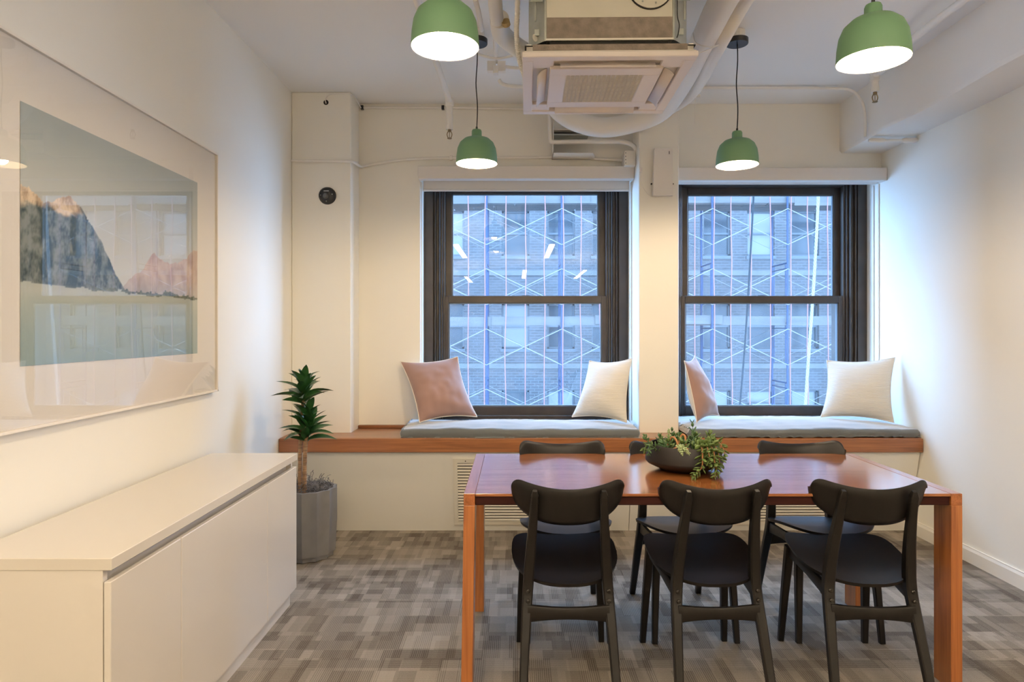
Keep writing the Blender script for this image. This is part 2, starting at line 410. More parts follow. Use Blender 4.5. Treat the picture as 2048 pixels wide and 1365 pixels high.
# ------------------------------------------------------------------ double-hung windows
def make_window(n, xo0, xi0, xi1, xo1, gu0, gu1, gl0, gl1, zt_glass, left_reveal):
    root = bpy.data.objects.new('window_%d' % n, None); COL.objects.link(root); root.location = (0, 0, 0); struct(root)
    zt, zb = WZ1, .66
    c = MB()
    for sgn, a, b in ((1, xo0, xi0), (-1, xo1, xi1)):
        wdt = abs(b - a)
        def strip(u0, u1, y0, bev=.003):
            p, q = sorted((a + sgn * u0 * wdt, a + sgn * u1 * wdt)); c.box(p, q, y0, 5.25, zb, zt, bev=bev)
        strip(0, .46, 5.0); strip(.46, .52, 5.015); strip(.52, .60, 4.992, .008); strip(.60, .72, 5.02); strip(.72, .79, 5.005, .006); strip(.79, .90, 5.035); strip(.90, 1.0, 5.055)
    struct(c.build('casing', 'frame', root))
    h = MB(); h.box(xi0, xi1, 5.03, 5.25, zt_glass + .055, zt, bev=.004); h.box(xi0 + .01, xi1 - .01, 5.015, 5.06, zt_glass + .07, zt_glass + .082, bev=.003)
    struct(h.build('head', 'frame', root))
    s = MB(); s.box(xi0, xi1, 5.02, 5.25, zb, .715, bev=.004); s.box(xi0, xi1, 4.99, 5.03, zb, .690, bev=.004)
    struct(s.build('sill', 'frame', root))
    def sash(name, x0, x1, z0, z1, g0, g1, gz0, gz1, y0, y1):
        m = MB()
        m.box(x0, g0, y0, y1, z0, z1, bev=.003); m.box(g1, x1, y0, y1, z0, z1, bev=.003)
        m.box(g0 - .002, g1 + .002, y0, y1, z0, gz0, bev=.003); m.box(g0 - .002, g1 + .002, y0, y1, gz1, z1, bev=.003)
        fr = struct(m.build(name, 'frame', root))
        bd = MB(); t = .007
        bd.box(g0, g0 + t, y0 + .008, y1, gz0, gz1); bd.box(g1 - t, g1, y0 + .008, y1, gz0, gz1); bd.box(g0, g1, y0 + .008, y1, gz0, gz0 + t); bd.box(g0, g1, y0 + .008, y1, gz1 - t, gz1)
        struct(bd.build('glazing_bead', M['sashbead'], fr))
        ym = (y0 + y1) / 2
        struct(MB().box(g0, g1, ym - .001, ym + .001, gz0, gz1).build('pane', 'glass', fr))
        return fr
    up = sash('upper_sash', xi0 - .01, xi1 + .01, 1.60, zt_glass + .06, gu0, gu1, 1.625, zt_glass, 5.115, 5.145)
    lo = sash('lower_sash', xi0 - .01, xi1 + .01, .708, 1.636, gl0, gl1, .781, 1.581, 5.062, 5.10)
    lk = MB(); lk.box((xi0 + xi1) / 2 - .03, (xi0 + xi1) / 2 + .03, 5.068, 5.11, 1.634, 1.640, bev=.002)
    struct(lk.build('sash_lip', 'frame', lo))
    return root
M['sashbead'] = pmat('sash_bead', (.10, .12, .14), .35)
make_window(1, -.698, -.545, .700, .862, -.496, .646, -.516, .665, 2.434, True)
make_window(2, 1.12, 1.285, 2.530, 2.684, 1.346, 2.486, 1.313, 2.497, 2.427, False)

# roller shades: valance box over each window, the blind showing under the left one only
t = thing('roller_shade', 'white roller shade with its blind edge showing, over left window', 'window shade', (.08, YB, 2.464), group='roller shades above the windows')
MB().box(-.785, .778, -.075, -.002, 0, .092, bev=.003).build('valance', 'valance', t)
MB().box(-.765, .765, .06, .062, -.055, .03).build('blind', 'shadefab', t)
MB().tube([(-.765, .061, -.055), (.765, .061, -.055)], .009, 10).build('hem_bar', 'shadefab', t, smooth=True)
for sx, e in ((-.777, 1), (.770, -1)):
    MB().box(sx, sx + .008 * 1, .03, .09, -1.76, -.0, bev=.001).build('side_channel', 'trimwhite', t)
cp = [(.762, .045, -.02 - .08 * k) for k in range(22)]
MB().tube(cp, .0025, 5).build('bead_chain', 'valance', t)
t = thing('roller_shade', 'white roller shade fully raised into its box over right window', 'window shade', (1.92, YB, 2.464), group='roller shades above the windows')
MB().box(-.778, .763, -.075, -.002, -.012, .080, bev=.003).build('valance', 'valance', t)
MB().tube([(-.76, .06, .015), (.75, .06, .015)], .028, 12).build('blind', 'shadefab', t, smooth=True)
for k in range(2):
    MB().box(.756, .763, .03 + .07 * k, .05 + .07 * k, -1.76, -.014, bev=.001).build('side_channel', 'trimwhite', t)

# ------------------------------------------------------------------ window bench, vents
YFB = 4.32
bench = thing('window_bench', 'long built-in window bench with brown wood edge and white base', 'bench', (0, YFB, 0))
def tilt(z): return .018 + .14 * (1 - z / .565)          # the base leans back towards the floor
tb = MB()
tb.box(XL + .002, XR - .002, .005, YP - YFB - .002, .627, .657, bev=.002)
for a, b in ((-1.1435, .858), (1.139, XR - .002)): tb.box(a, b, YP - YFB - .004, YB - YFB - .001, .627, .6565)
for a, b in ((-.69, .857), (1.14, XR - .003)): tb.box(a, b, YB - YFB - .004, 4.985 - YFB, .661, .666)
tb.build('seat_board', 'benchwood', bench)
MB().box(XL + .002, XR - .002, -.012, .012, .565, .655, bev=.003).build('front_edge', 'benchwood', bench)
MB().box(-1.144, -.70, .44, .478, .657, .678, bev=.002).build('back_ledge', 'benchwood', bench)
def base_panel(x0, x1):
    mb = MB(); mb.prism([(x0, 0), (x1, 0), (x1, .566), (x0, .566)], lambda u, v, k: Vector((u, tilt(v) + (.03 if k else 0), v)))
    return mb.build('base_panel', 'wall', bench)
base_panel(XL + .002, .772); base_panel(.776, XR - .004)
def vent(x0, x1, z0, z1, label):
    t = thing('vent_grille', label, 'vent', ((x0 + x1) / 2, YFB, 0), group='bench vent grilles')
    hw = (x1 - x0) / 2; fw = .028
    def P(u, v, d): return Vector((u, tilt(v) - d, v))
    fr = MB()
    for (a, b, c, d) in ((-hw, -hw + fw, z0, z1), (hw - fw, hw, z0, z1), (-hw + fw, hw - fw, z0, z0 + fw), (-hw + fw, hw - fw, z1 - fw, z1)):
        fr.prism([(a, c), (b, c), (b, d), (a, d)], lambda u, v, k: P(u, v, -.002 if k == 0 else .010))
    fr.build('frame', 'ventwhite', t)
    MB().prism([(-hw + fw, z0 + fw), (hw - fw, z0 + fw), (hw - fw, z1 - fw), (-hw + fw, z1 - fw)], lambda u, v, k: P(u, v, .0005 if k == 0 else .0015)).build('backing', 'ventdark', t)
    n = int((z1 - z0 - 2 * fw) / .0205); me = None
    for i in range(n):
        z = z0 + fw + (i + .5) * (z1 - z0 - 2 * fw) / n
        if me is None:
            sl = MB(); sl.prism([(-.0015, .009), (-.013, -.004), (-.013, -.006), (-.0015, .005)], lambda u, v, k: Vector(((-hw + fw) if k == 0 else (hw - fw), u, v)))
            o = sl.build('slat', 'ventwhite', t); me = o.data
        else:
            o = bpy.data.objects.new('slat', me); COL.objects.link(o); o.parent = t
        o.location = (0, tilt(z) + .002, z)
    for sx in (-hw * .83, hw * .83): MB().cyl(P(sx, z1 - fw / 2, .008), P(sx, z1 - fw / 2, .0125), .004, n=8).build('screw', 'bolt', t)
vent(-.415, .56, .045, .515, 'cream slatted vent in bench base, behind left end of table')
vent(1.42, 2.30, .045, .515, 'cream slatted vent in bench base, seen below right half of table')

# ------------------------------------------------------------------ seat cushions
def cushion(x0, x1, y0, y1, z0, h, seed, label, cut=None):
    cx, cyy = (x0 + x1) / 2, (y0 + y1) / 2
    mb = MB(); nx, ny, nz = 70, 26, 5
    hx, hy = (x1 - x0) / 2, (y1 - y0) / 2
    def pt(u, v, wz):                       # u, v in -1..1, wz 0..1
        r = .030
        ex = 1 - max(0, abs(u) * hx - (hx - r)) / r; ey = 1 - max(0, abs(v) * hy - (hy - r)) / r
        x, y = u * hx, v * hy
        top = h + .020 * (1 - u ** 4) * (1 - v * v)
        n1 = noise.noise(Vector((x * 2.3, y * 3, seed))) * .010 + noise.noise(Vector((x * 8, y * 9, seed + 3))) * .005 + .003 * noise.noise(Vector((x * 6, y * 30, seed + 9)))
        z = wz * (top + n1)
        bul = math.sin(math.pi * wz) * .010
        if wz >= 1 - 1e-6 or wz <= 1e-6:
            pass
        wrk = .005 * noise.noise(Vector((x * 3.0, wz * 9, seed + 5)))
        y2 = y + (bul + wrk) * (-1 if v < -.999 else (1 if v > .999 else 0))
        x2 = x + bul * (-1 if u < -.999 else (1 if u > .999 else 0))
        if v < 0: y2 -= .018 * noise.noise(Vector((x * 1.6, seed, 2.2))) * (-v)
        return Vector((x2, y2, z))
    def gr(f, a, b): mb.grid(f, a, b)
    gr(lambda s, t: pt(2 * s - 1, 2 * t - 1, 1), nx, ny); gr(lambda s, t: pt(2 * s - 1, 2 * t - 1, 0), nx, ny)
    for v in (-1, 1): gr(lambda s, t: pt(2 * s - 1, v, t), nx, nz)
    for u in (-1, 1): gr(lambda s, t: pt(u, 2 * s - 1, t), ny, nz)
    bmesh.ops.remove_doubles(mb.bm, verts=mb.bm.verts, dist=1e-4)
    es = [e for e in mb.bm.edges if len(e.link_faces) == 2 and e.calc_face_angle(0) > R(50)]
    bmesh.ops.bevel(mb.bm, geom=es, offset=.010, segments=3, profile=.6, affect='EDGES', clamp_overlap=True)
    o = mb.build('seat_cushion', 'cushion', smooth=True, angle=80)
    o.location = (cx, cyy, z0)
    return tag(o, label, 'cushion', 'window seat cushions')
cushion(-.752, .815, 4.335, 4.785, .6585, .058, 1.0, 'long grey seat cushion on the bench under the left window')
cushion(1.150, 2.665, 4.335, 4.975, .667, .050, 5.0, 'long grey seat cushion on the bench under the right window')

# ------------------------------------------------------------------ pillows
def pillow(bl, br, tr, tl, th, seed, front, back, label, group):
    bl, br, tr, tl = map(Vector, (bl, br, tr, tl)); c = (bl + br + tr + tl) / 4
    nrm = ((br - bl) + (tr - tl)).cross((tl - bl) + (tr - br)).normalized()     # towards the room
    t = thing('throw_pillow', label, 'pillow', c, group=group)
    N = 40
    def base(s, tt):
        u, v = 2 * s - 1, 2 * tt - 1
        a = .115                                                   # edges bow inwards between the ears
        us = u * (1 - a * (1 - v * v) * (abs(u) ** 3)); vs = v * (1 - a * (1 - u * u) * (abs(v) ** 3))
        p = ((1 - us) * (1 - vs) * bl + (1 + us) * (1 - vs) * br + (1 + us) * (1 + vs) * tr + (1 - us) * (1 + vs) * tl) / 4
        return p - c, u, v
    def side(sg):
        def f(s, tt):
            p, u, v = base(s, tt)
            e = max(0, (1 - u * u)) ** .62 * max(0, (1 - v * v)) ** .62
            q = p * 7
            wr = .35 * noise.noise(q + Vector((seed, 0, 0))) + .22 * noise.noise(q * 2.6 + Vector((0, seed, 0)))
            fold = .16 * math.sin(10 * v + 3 * u + 2 * noise.noise(q * .8)) * max(0, -v) * (1 - abs(u)) ** .5
            slump = 1 - .25 * v
            return p + nrm * sg * th * e * (slump + (.42 * wr + fold if front == 'pink' else .16 * wr + .6 * fold))
        return f
    MB().grid(side(1), N, N).build('front_cover', front, t, smooth=True, angle=180)
    MB().grid(side(-1), N, N).build('back_cover', back, t, smooth=True, angle=180)
    sm = MB(); rim = [base(i / 40, 0)[0] for i in range(41)] + [base(1, i / 40)[0] for i in range(1, 41)] + [base(1 - i / 40, 1)[0] for i in range(1, 41)] + [base(0, 1 - i / 40)[0] for i in range(1, 41)]
    sm.tube(rim, .0035, 5).build('seam', back, t, smooth=True)
    return t
PZ = .735
G1 = 'pink velvet pillows'; G2 = 'cream knitted pillows'
pillow((-.660, 4.50, PZ), (-.275, 4.70, PZ + .012), (-.424, 4.80, 1.175), (-.838, 4.755, 1.142), .085, 3, 'pink', 'cream', 'dusty pink velvet pillow with cream back, leaning at left of left window', G1)
pillow((.405, 4.70, PZ + .012), (.765, 4.50, PZ), (.828, 4.65, 1.17), (.545, 4.82, 1.145), .075, 8, 'knit', 'knit', 'cream ribbed knit pillow leaning at right side of left window', G2)
pillow((1.245, 4.50, PZ), (1.480, 4.75, PZ + .012), (1.325, 4.84, 1.185), (1.185, 4.60, 1.155), .070, 13, 'pink', 'cream', 'dusty pink velvet pillow half hidden by the pier, at left of right window', G1)
pillow((2.190, 4.70, PZ + .012), (2.600, 4.50, PZ), (2.655, 4.58, 1.18), (2.290, 4.82, 1.148), .075, 21, 'knit', 'knit', 'cream ribbed knit pillow leaning in the corner by the right wall', G2)

# ------------------------------------------------------------------ credenza
XC, Y0, Y1, ZT = -1.101, 1.782, 3.294, .752
t = thing('credenza', 'low glossy white credenza with flush doors along the left wall', 'cabinet', (-1.32, 2.54, 0))
L = (-1.32, 2.54, 0)
def cz(mb, name, mat, **k):
    for v in mb.bm.verts: v.co -= Vector(L)
    return mb.build(name, mat, t, **k)
cz(MB().box(XL + .03, XC + .004, Y0 - .004, Y1 + .004, ZT - .034, ZT, bev=.002), 'top', 'whitetop')
cz(MB().box(XL + .03, XC - .022, Y0, Y0 + .02, .07, ZT - .034).box(XL + .03, XC - .022, Y1 - .02, Y1, .07, ZT - .034).box(XL + .03, XL + .05, Y0, Y1, .07, ZT - .034).box(XL + .05, XC - .03, Y0 + .02, Y1 - .02, .07, .09).box(XL + .05, XC - .045, Y0 + .02, Y1 - .02, ZT - .09, ZT - .036), 'body', 'white')
cz(MB().box(XL + .04, XC - .023, Y0 + .02, Y1 - .03, 0, .07), 'toe_kick', 'white')
for a, b in ((1.782, 2.157), (2.161, 2.906), (2.910, 3.294)):
    d = MB(); d.box(XC - .020, XC, a, b, .0755, .686, bev=.002)
    cz(d, 'door', 'white')

# ------------------------------------------------------------------ framed landscape photograph
FY0, FY1, FZ0, FZ1 = 1.86, 3.367, 1.057, 2.278
t = thing('framed_picture', 'large white framed mountain lake photograph behind glass on left wall', 'picture', (XL + .001, (FY0 + FY1) / 2, FZ0))
PL = Vector((XL + .001, (FY0 + FY1) / 2, FZ0))
def pb(mb, name, mat, parent=t, **k):
    for v in mb.bm.verts: v.co -= PL
    return mb.build(name, mat, parent, **k)
fw = .010; fd = .034
fr = MB()
fr.box(XL + .001, XL + fd, FY0, FY0 + fw, FZ0, FZ1, bev=.001); fr.box(XL + .001, XL + fd, FY1 - fw, FY1, FZ0, FZ1, bev=.001)
fr.box(XL + .001, XL + fd, FY0, FY1, FZ0, FZ0 + fw, bev=.001); fr.box(XL + .001, XL + fd, FY0, FY1, FZ1 - fw, FZ1, bev=.001)
pb(fr, 'frame', 'artframe')
pb(MB().box(XL + .010, XL + .020, FY0 + fw, FY1 - fw, FZ0 + fw, FZ1 - fw), 'mount', 'mat')
AY0, AY1, AZ0, AZ1 = 2.035, 3.168, 1.259, 2.085
def interp(tab, u):
    if u <= tab[0][0]: return tab[0][1]
    for (a, va), (b, vb) in zip(tab, tab[1:]):
        if u <= b: return va + (vb - va) * (u - a) / (b - a)
    return tab[-1][1]
def mixc(a, b, k): k = max(0, min(1, k)); return tuple(x + (y - x) * k for x, y in zip(a, b))
def landscape(u, v):
    nz = lambda sc, k=0: noise.noise(Vector((u * sc * 1.37, v * sc, k)))
    fbm = lambda sx, sy, k: sum(noise.noise(Vector((u * sx * 2 ** i, v * sy * 2 ** i, k + i))) / 1.8 ** i for i in range(5))
    col = mixc((.62, .62, .57), (.41, .46, .46), (v - .45) / .5)                      # sky
    far = interp([(0, .36), (.45, .33), (.5, .38), (.58, .44), (.66, .53), (.72, .50), (.8, .49), (.9, .55), (1, .61)], u) + .020 * fbm(14, 3, 3)
    if v < far:
        k = fbm(16, 10, 9)
        col = mixc((.50, .37, .31), (.66, .53, .45), .5 + 1.0 * k); col = mixc(col, (.42, .42, .40), (.42 - v) / .14)
    ridge = interp([(0, .69), (.03, .685), (.055, .66), (.085, .645), (.13, .655), (.165, .685), (.206, .70), (.245, .665), (.29, .61), (.36, .52), (.43, .39), (.48, .335), (.52, .31)], u) + .011 * fbm(26, 6, 1)
    if v < ridge:
        k = fbm(16, 5, 5); k2 = fbm(34, 18, 8)
        line = interp([(0, .60), (.10, .63), (.17, .60), (.25, .585), (.33, .55), (.5, .30)], u) + .05 * fbm(9, 9, 2)
        lit = (v - line) / .025
        k3 = noise.noise(Vector((u * 150, v * 70, 4))) ; dark = mixc((.07, .10, .105), (.27, .30, .29), .42 + .9 * k + .7 * k2 + .4 * k3)
        sun = mixc((.42, .30, .20), (.80, .65, .47), .5 + .9 * k + .8 * k2 + .4 * k3)
        if u > .19: sun = mixc(sun, dark, (u - .22 - (ridge - v) * .55) / .03 * .75)
        col = mixc(dark, sun, lit)
    shore = .318 + .012 * nz(14, 4)
    if v < shore:
        col = mixc((.33, .43, .43), (.46, .51, .46), (v) / .3 + .25 * nz(5, 2))
        col = mixc(col, (.50, .52, .46), (v - .22) / .10 * (.6 + .5 * nz(8, 7)))
    trees = .325 + .018 * max(0, fbm(40, 4, 11)) + (.02 if .72 < u < .84 else 0) * (1 - abs(u - .78) / .06)
    if shore - .006 < v < trees and u > .30: col = mixc((.10, .13, .11), (.20, .22, .17), .5 + nz(60, 2))
    mist = math.exp(-((v - .29 - .02 * nz(5, 6)) / .022) ** 2) * max(0, .75 - u * .5)
    return mixc(col, (.55, .57, .52), .75 * mist)
def printmesh():
    NU, NV = 260, 190
    vs = []; fs = []; cs = []
    for i in range(NU + 1):
        for j in range(NV + 1):
            u, v = i / NU, j / NV
            vs.append((XL + .0215 - PL.x, AY0 + (AY1 - AY0) * u - PL.y, AZ0 + (AZ1 - AZ0) * v - PL.z)); cs.append((*landscape(u, v), 1))
    for i in range(NU):
        for j in range(NV):
            a = i * (NV + 1) + j; fs.append((a, a + NV + 1, a + NV + 2, a + 1))
    me = bpy.data.meshes.new('print'); me.from_pydata(vs, [], fs)
    ca = me.color_attributes.new('ink', 'FLOAT_COLOR', 'POINT')
    ca.data.foreach_set('color', [c for q in cs for c in q])
    m, n, l, b = newmat('printed_landscape'); at = n.new('ShaderNodeAttribute'); at.attribute_name = 'ink'
    l.new(at.outputs['Color'], b.inputs['Base Color']); b.inputs['Roughness'].default_value = .8; b.inputs['Specular IOR Level'].default_value = .1
    me.materials.append(m); o = bpy.data.objects.new('print', me); COL.objects.link(o); o.parent = t
    return o
printmesh()
pb(MB().box(XL + .0275, XL + .0295, FY0 + fw, FY1 - fw, FZ0 + fw, FZ1 - fw), 'glass_pane', 'artglass')

# ------------------------------------------------------------------ potted dracaena
PC = Vector((-1.265, 3.985, 0)); PR, PH = .178, .415
t = thing('potted_plant', 'tall leafy green plant with two stems in a faceted grey pot', 'plant', PC)
K = 13
def facet(j, n):
    a = (j / n * K) % 1.0                                         # flutes with crisp ridges
    return 1.0 - .085 * math.sin(math.pi * a) if n > K else 1
prof = [(0.02, .004), (.155, .004), (.158, .03), (.168, .032), (.178, .20), (.178, PH), (.160, PH), (.158, PH - .04), (0, PH - .045)]
MB().lathe(prof, n=K * 6, f=facet).build('pot', 'concrete', t, smooth=True, angle=24)
ms = MB(); rnd = random.Random(3)
for i in range(420):
    a, r = rnd.uniform(0, 6.28), .145 * math.sqrt(rnd.random()); p = Vector((math.cos(a) * r, math.sin(a) * r, PH - .035 + .085 * (1 - (r / .16) ** 2) * rnd.random()))
    pts = [p]; d = Vector((rnd.gauss(0, 1), rnd.gauss(0, 1), rnd.gauss(0, .7))).normalized()
    for k in range(5):
        d = (d + Vector((rnd.gauss(0, .6), rnd.gauss(0, .6), rnd.gauss(0, .5)))).normalized(); q = pts[-1] + d * .017
        q.z = max(q.z, PH - .04); rr = math.hypot(q.x, q.y)
        if rr > .15: q.x *= .15 / rr; q.y *= .15 / rr
        pts.append(q)
    ms.tube(pts, .0018, 3, caps=False)
o = ms.build('moss', 'moss', t); o['kind'] = 'stuff'
MB().lathe([(0, 0), (.152, 0)], 24, (0, 0, PH - .034)).build('soil_surface', 'soil', t)
def leaf_mesh(L, W, bend, fold=.25):
    mb = MB(); n = 7
    def f(s, tt):
        v = 2 * tt - 1; wd = W * (math.sin(math.pi * min(1, s * .94 + .06) ** .85) ** .8 * .9 + .1 * (1 - s)) / 2
        z = L * s; y = bend * L * s * s
        return Vector((v * wd, y - fold * abs(v) * wd * 1.2 + .0, z * (1 - .25 * abs(bend) * s)))
    mb.grid(f, n, 4)
    o = mb.build('leaf', 'leaf', None, smooth=True, angle=180); me = o.data; bpy.data.objects.remove(o); return me
LEAVES = [leaf_mesh(.140, .050, .25), leaf_mesh(.130, .054, .40), leaf_mesh(.110, .046, .18), leaf_mesh(.150, .050, .55)]
def stem(x, y, z1, hz0, n, lean, seed):
    rd = random.Random(seed); top = Vector((x + lean[0], y + lean[1], z1))
    pts = smooth_path([(x, y, PH - .04), (x + lean[0] * .1, y + lean[1] * .1, PH + (z1 - PH) * .4), top], 14)
    st = MB().tube(pts, [.0135 - .003 * i / len(pts) + (.0012 if i % 2 else 0) for i in range(len(pts))], 8).build('stem', 'bark', t, smooth=True)
    for i in range(n):
        k = i / (n - 1); z = hz0 + (z1 - hz0) * k
        az = i * 2.39996 + rd.uniform(-.25, .25)
        el = R(52 - 44 * k + rd.uniform(-10, 16))                   # lowest leaves spread, the top ones stand up
        f = (z - PH) / (z1 - PH); pos = Vector((x + lean[0] * f, y + lean[1] * f, z))
        o = bpy.data.objects.new('leaf', LEAVES[rd.randrange(4)]); COL.objects.link(o); o.parent = st
        s = (1.15 if k < .7 else .85) * rd.uniform(.85, 1.12)
        o.matrix_local = Matrix.Translation(pos) @ Matrix.Rotation(az, 4, 'Z') @ Matrix.Rotation(-el, 4, 'X') @ Matrix.Rotation(R(rd.uniform(-40, 40)), 4, 'Z') @ Matrix.Diagonal((s, s, s, 1))
    return st
stem(-.028, -.055, 1.060, .925, 34, (.026, .005), 1)
stem(.004, -.070, .880, .700, 44, (.022, -.004), 2)

# ------------------------------------------------------------------ dining table
TX0, TX1, TY0, TY1, TH = -.197, 1.697, 2.486, 3.291, .75
t = thing('dining_table', 'long reddish brown wooden dining table with slab legs', 'table', ((TX0 + TX1) / 2, (TY0 + TY1) / 2, 0))
TL = Vector(((TX0 + TX1) / 2, (TY0 + TY1) / 2, 0))
def tbx(name, mat, *boxes, bev=.0015):
    mb = MB()
    for b in boxes: mb.box(*b, bev=bev)
    for v in mb.bm.verts: v.co -= TL
    return mb.build(name, mat, t)
LW, LD = .043, .105
tbx('table_top', 'tablewood', (TX0 + LW + .001, TX1 - LW - .001, TY0, TY1, TH - .011, TH))
for x0 in (TX0, TX1 - LW): tbx('side_rail', 'railwood', (x0, x0 + LW, TY0 + .0005, TY1 - .0005, TH - .045, TH))
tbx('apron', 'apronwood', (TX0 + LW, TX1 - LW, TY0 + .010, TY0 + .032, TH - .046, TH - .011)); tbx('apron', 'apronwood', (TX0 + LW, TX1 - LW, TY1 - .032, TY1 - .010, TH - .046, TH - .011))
for x0 in (TX0, TX1 - LW):
    for y0 in (TY0, TY1 - LD):
        mb = MB(); dx = -.010 if (x0 == TX0 and y0 == TY0) else 0
        mb.box(x0, x0 + LW, y0, y0 + LD, 0, TH - .045, bev=.0015)
        for v in mb.bm.verts: v.co.x += dx * (1 - v.co.z / .7)
        for v in mb.bm.verts: v.co -= TL
        mb.build('leg', 'legwood', t)

# ------------------------------------------------------------------ dining chairs
def make_chair():
    c = thing('dining_chair', '', 'chair')
    # seat: dished ply shell
    def outline(a):
        ca, sa = math.cos(a), math.sin(a); e = 2 / (3.4 if sa > 0 else 2.7)
        x = math.copysign(abs(ca) ** e, ca); y = math.copysign(abs(sa) ** e, sa)
        wdt = .213 * (1 - .16 * max(0, -y) ** 1.5 - .05 * max(0, y) ** 3)
        return x * wdt, .03 + y * .222
    def szz(x, y): return .452 + .045 * (y - .03) / .25 * .55 + .034 * (abs(x) / .21) ** 2.2 * (.55 + .55 * (y + .2) / .45) - .010 * math.exp(-((y + .06) / .12) ** 2)
    mb = MB(); NA, NR = 48, 8
    def shell(dz):
        rings = []
        for q in range(NR + 1):
            r = q / NR
            if q == 0: rings.append([mb.bm.verts.new((0, .03, szz(0, .03) + dz))]); continue
            rr = []
            for j in range(NA):
                x, y = outline(2 * math.pi * j / NA); x *= r; y = .03 + (y - .03) * r
                rr.append(mb.bm.verts.new((x * (1 if dz == 0 else .985), y if dz == 0 else .03 + (y - .03) * .985, szz(x, y) + dz)))
            rings.append(rr)
        for a, b in zip(rings, rings[1:]):
            for j in range(NA):
                k = (j + 1) % NA
                if len(a) == 1: mb.bm.faces.new((a[0], b[j], b[k]))
                else: mb.bm.faces.new((a[j], b[j], b[k], a[k]))
        return rings[-1]
    r1 = shell(0); r2 = shell(-.013)
    for j in range(NA):
        k = (j + 1) % NA; mb.bm.faces.new((r1[j], r1[k], r2[k], r2[j]))
    mb.build('seat', 'black', c, smooth=True, angle=50)
    # backrest: curved, kidney-shaped
    HWD = .214
    def zt(x):
        u = min(1, abs(x) / HWD); k = max(0, (u - .80) / .20)
        return .788 + .037 * u ** 2 - .046 * (1 - math.sqrt(max(0, 1 - k * k)))
    def zb(x): return .648 + .126 * (1 - max(0, 1 - min(1, abs(x) / HWD) ** 2.5) ** .46)
    mb = MB(); NX, NZ = 40, 8
    def bp(u, v, side):
        u = math.sin(u * math.pi / 2); x = HWD * u
        a, b = zb(x), zt(x); mid = (a + b) / 2; half = max(.0008, (b - a) / 2)
        y = -.214 + .070 * (abs(x) / HWD) ** 2.0
        e = math.sqrt(max(0, 1 - (abs(2 * v - 1)) ** 8)); th = (.0085 * e + .0015) * (.12 + .88 * max(0, 1 - abs(u) ** 14) ** .5)
        y += (-.03 * (v - .5)) + (-th if side == 0 else th)
        return Vector((x, y, mid + half * (2 * v - 1)))
    for sd in (0, 1): mb.grid(lambda s, tt: bp(2 * s - 1, tt, sd), NX, NZ)
    for v in (0, 1): mb.grid(lambda s, tt: bp(2 * s - 1, v, tt), NX, 1)
    for u in (-1, 1): mb.grid(lambda s, tt: bp(u, s, tt), NZ, 1)
    mb.build('backrest', 'black', c, smooth=True, weld=True, angle=60)
    for s in (-1, 1):
        pts = smooth_path([(s * .172, -.285, 0), (s * .160, -.205, .25), (s * .150, -.160, .40), (s * .142, -.168, .52), (s * .132, -.200, .66), (s * .126, -.236, .785)], 5)
        n = len(pts); wd = [.028 + .011 * math.sin(math.pi * min(1, i / n * 1.15)) ** 1 for i in range(n)]; ht = [.028 + .014 * math.exp(-((i / n - .5) / .22) ** 2) for i in range(n)]
        wd[-1] *= .55; ht[-1] *= .6; wd.insert(-1, wd[-2]); 
        pts.insert(-1, pts[-1] * .2 + pts[-2] * .8); ht.insert(-1, ht[-2])
        lg = MB().beam(pts, wd, ht).build('rear_leg', 'black', c, smooth=True, angle=40)
        for z in (.397, .364):
            yy = -.160 - .022 - (.40 - z) * .3
            MB().lathe([(0, .004), (.0045, .004), (.007, .002), (.008, 0), (.008, -.002)], 12).build('bolt', 'bolt', lg).matrix_local = Matrix.Translation((s * .1505, yy, z)) @ Matrix.Rotation(R(90), 4, 'X')
        MB().beam([(s * .181, .262, 0), (s * .172, .238, .22), (s * .160, .212, .432)], [.024, .030, .036], [.024, .032, .040]).build('front_leg', 'black', c, smooth=True, angle=40)
        MB().beam([(s * .158, .200, .415), (s * .156, .02, .402), (s * .151, -.150, .382)], .020, [.052, .040, .050]).build('side_rail', 'black', c, smooth=True, angle=40)
    MB().beam([(-.150, .214, .420), (0, .214, .426), (.150, .214, .420)], [.040, .030, .040], .018, up=(0, 0, 1)).build('front_rail', 'black', c, smooth=True, angle=40)
    xs = [-.152 + .304 * i / 10 for i in range(11)]
    MB().beam([(x, -.188, .318) for x in xs], [.064 - .022 * (1 - (x / .152) ** 2) for x in xs], .020, up=(0, 0, 1)).build('stretcher', 'black', c, smooth=True, angle=40)
    return c
proto = make_chair(); index_kids()
CH = [(.197, 2.625, 0, 'black wooden chair, left of the three near chairs with backs to the camera'),
      (.749, 2.625, R(2), 'black wooden chair, middle of the three near chairs with backs to the camera'),
      (1.339, 2.625, R(-3), 'black wooden chair, right of the three near chairs with backs to the camera'),
      (.233, 3.130, R(180), 'black wooden chair on the window side of table, under the left pillows'),
      (.785, 3.130, R(181), 'black wooden chair on the window side of table, behind the succulent bowl'),
      (1.427, 3.130, R(179), 'black wooden chair on the window side of table, nearest the right wall')]
for i, (x, y, rz, lab) in enumerate(CH):
    o = proto if i == 0 else copy_tree(proto)
    o.location = (x, y, 0); o.rotation_euler = (0, 0, rz); o['label'] = lab; o['group'] = 'chairs around the dining table'

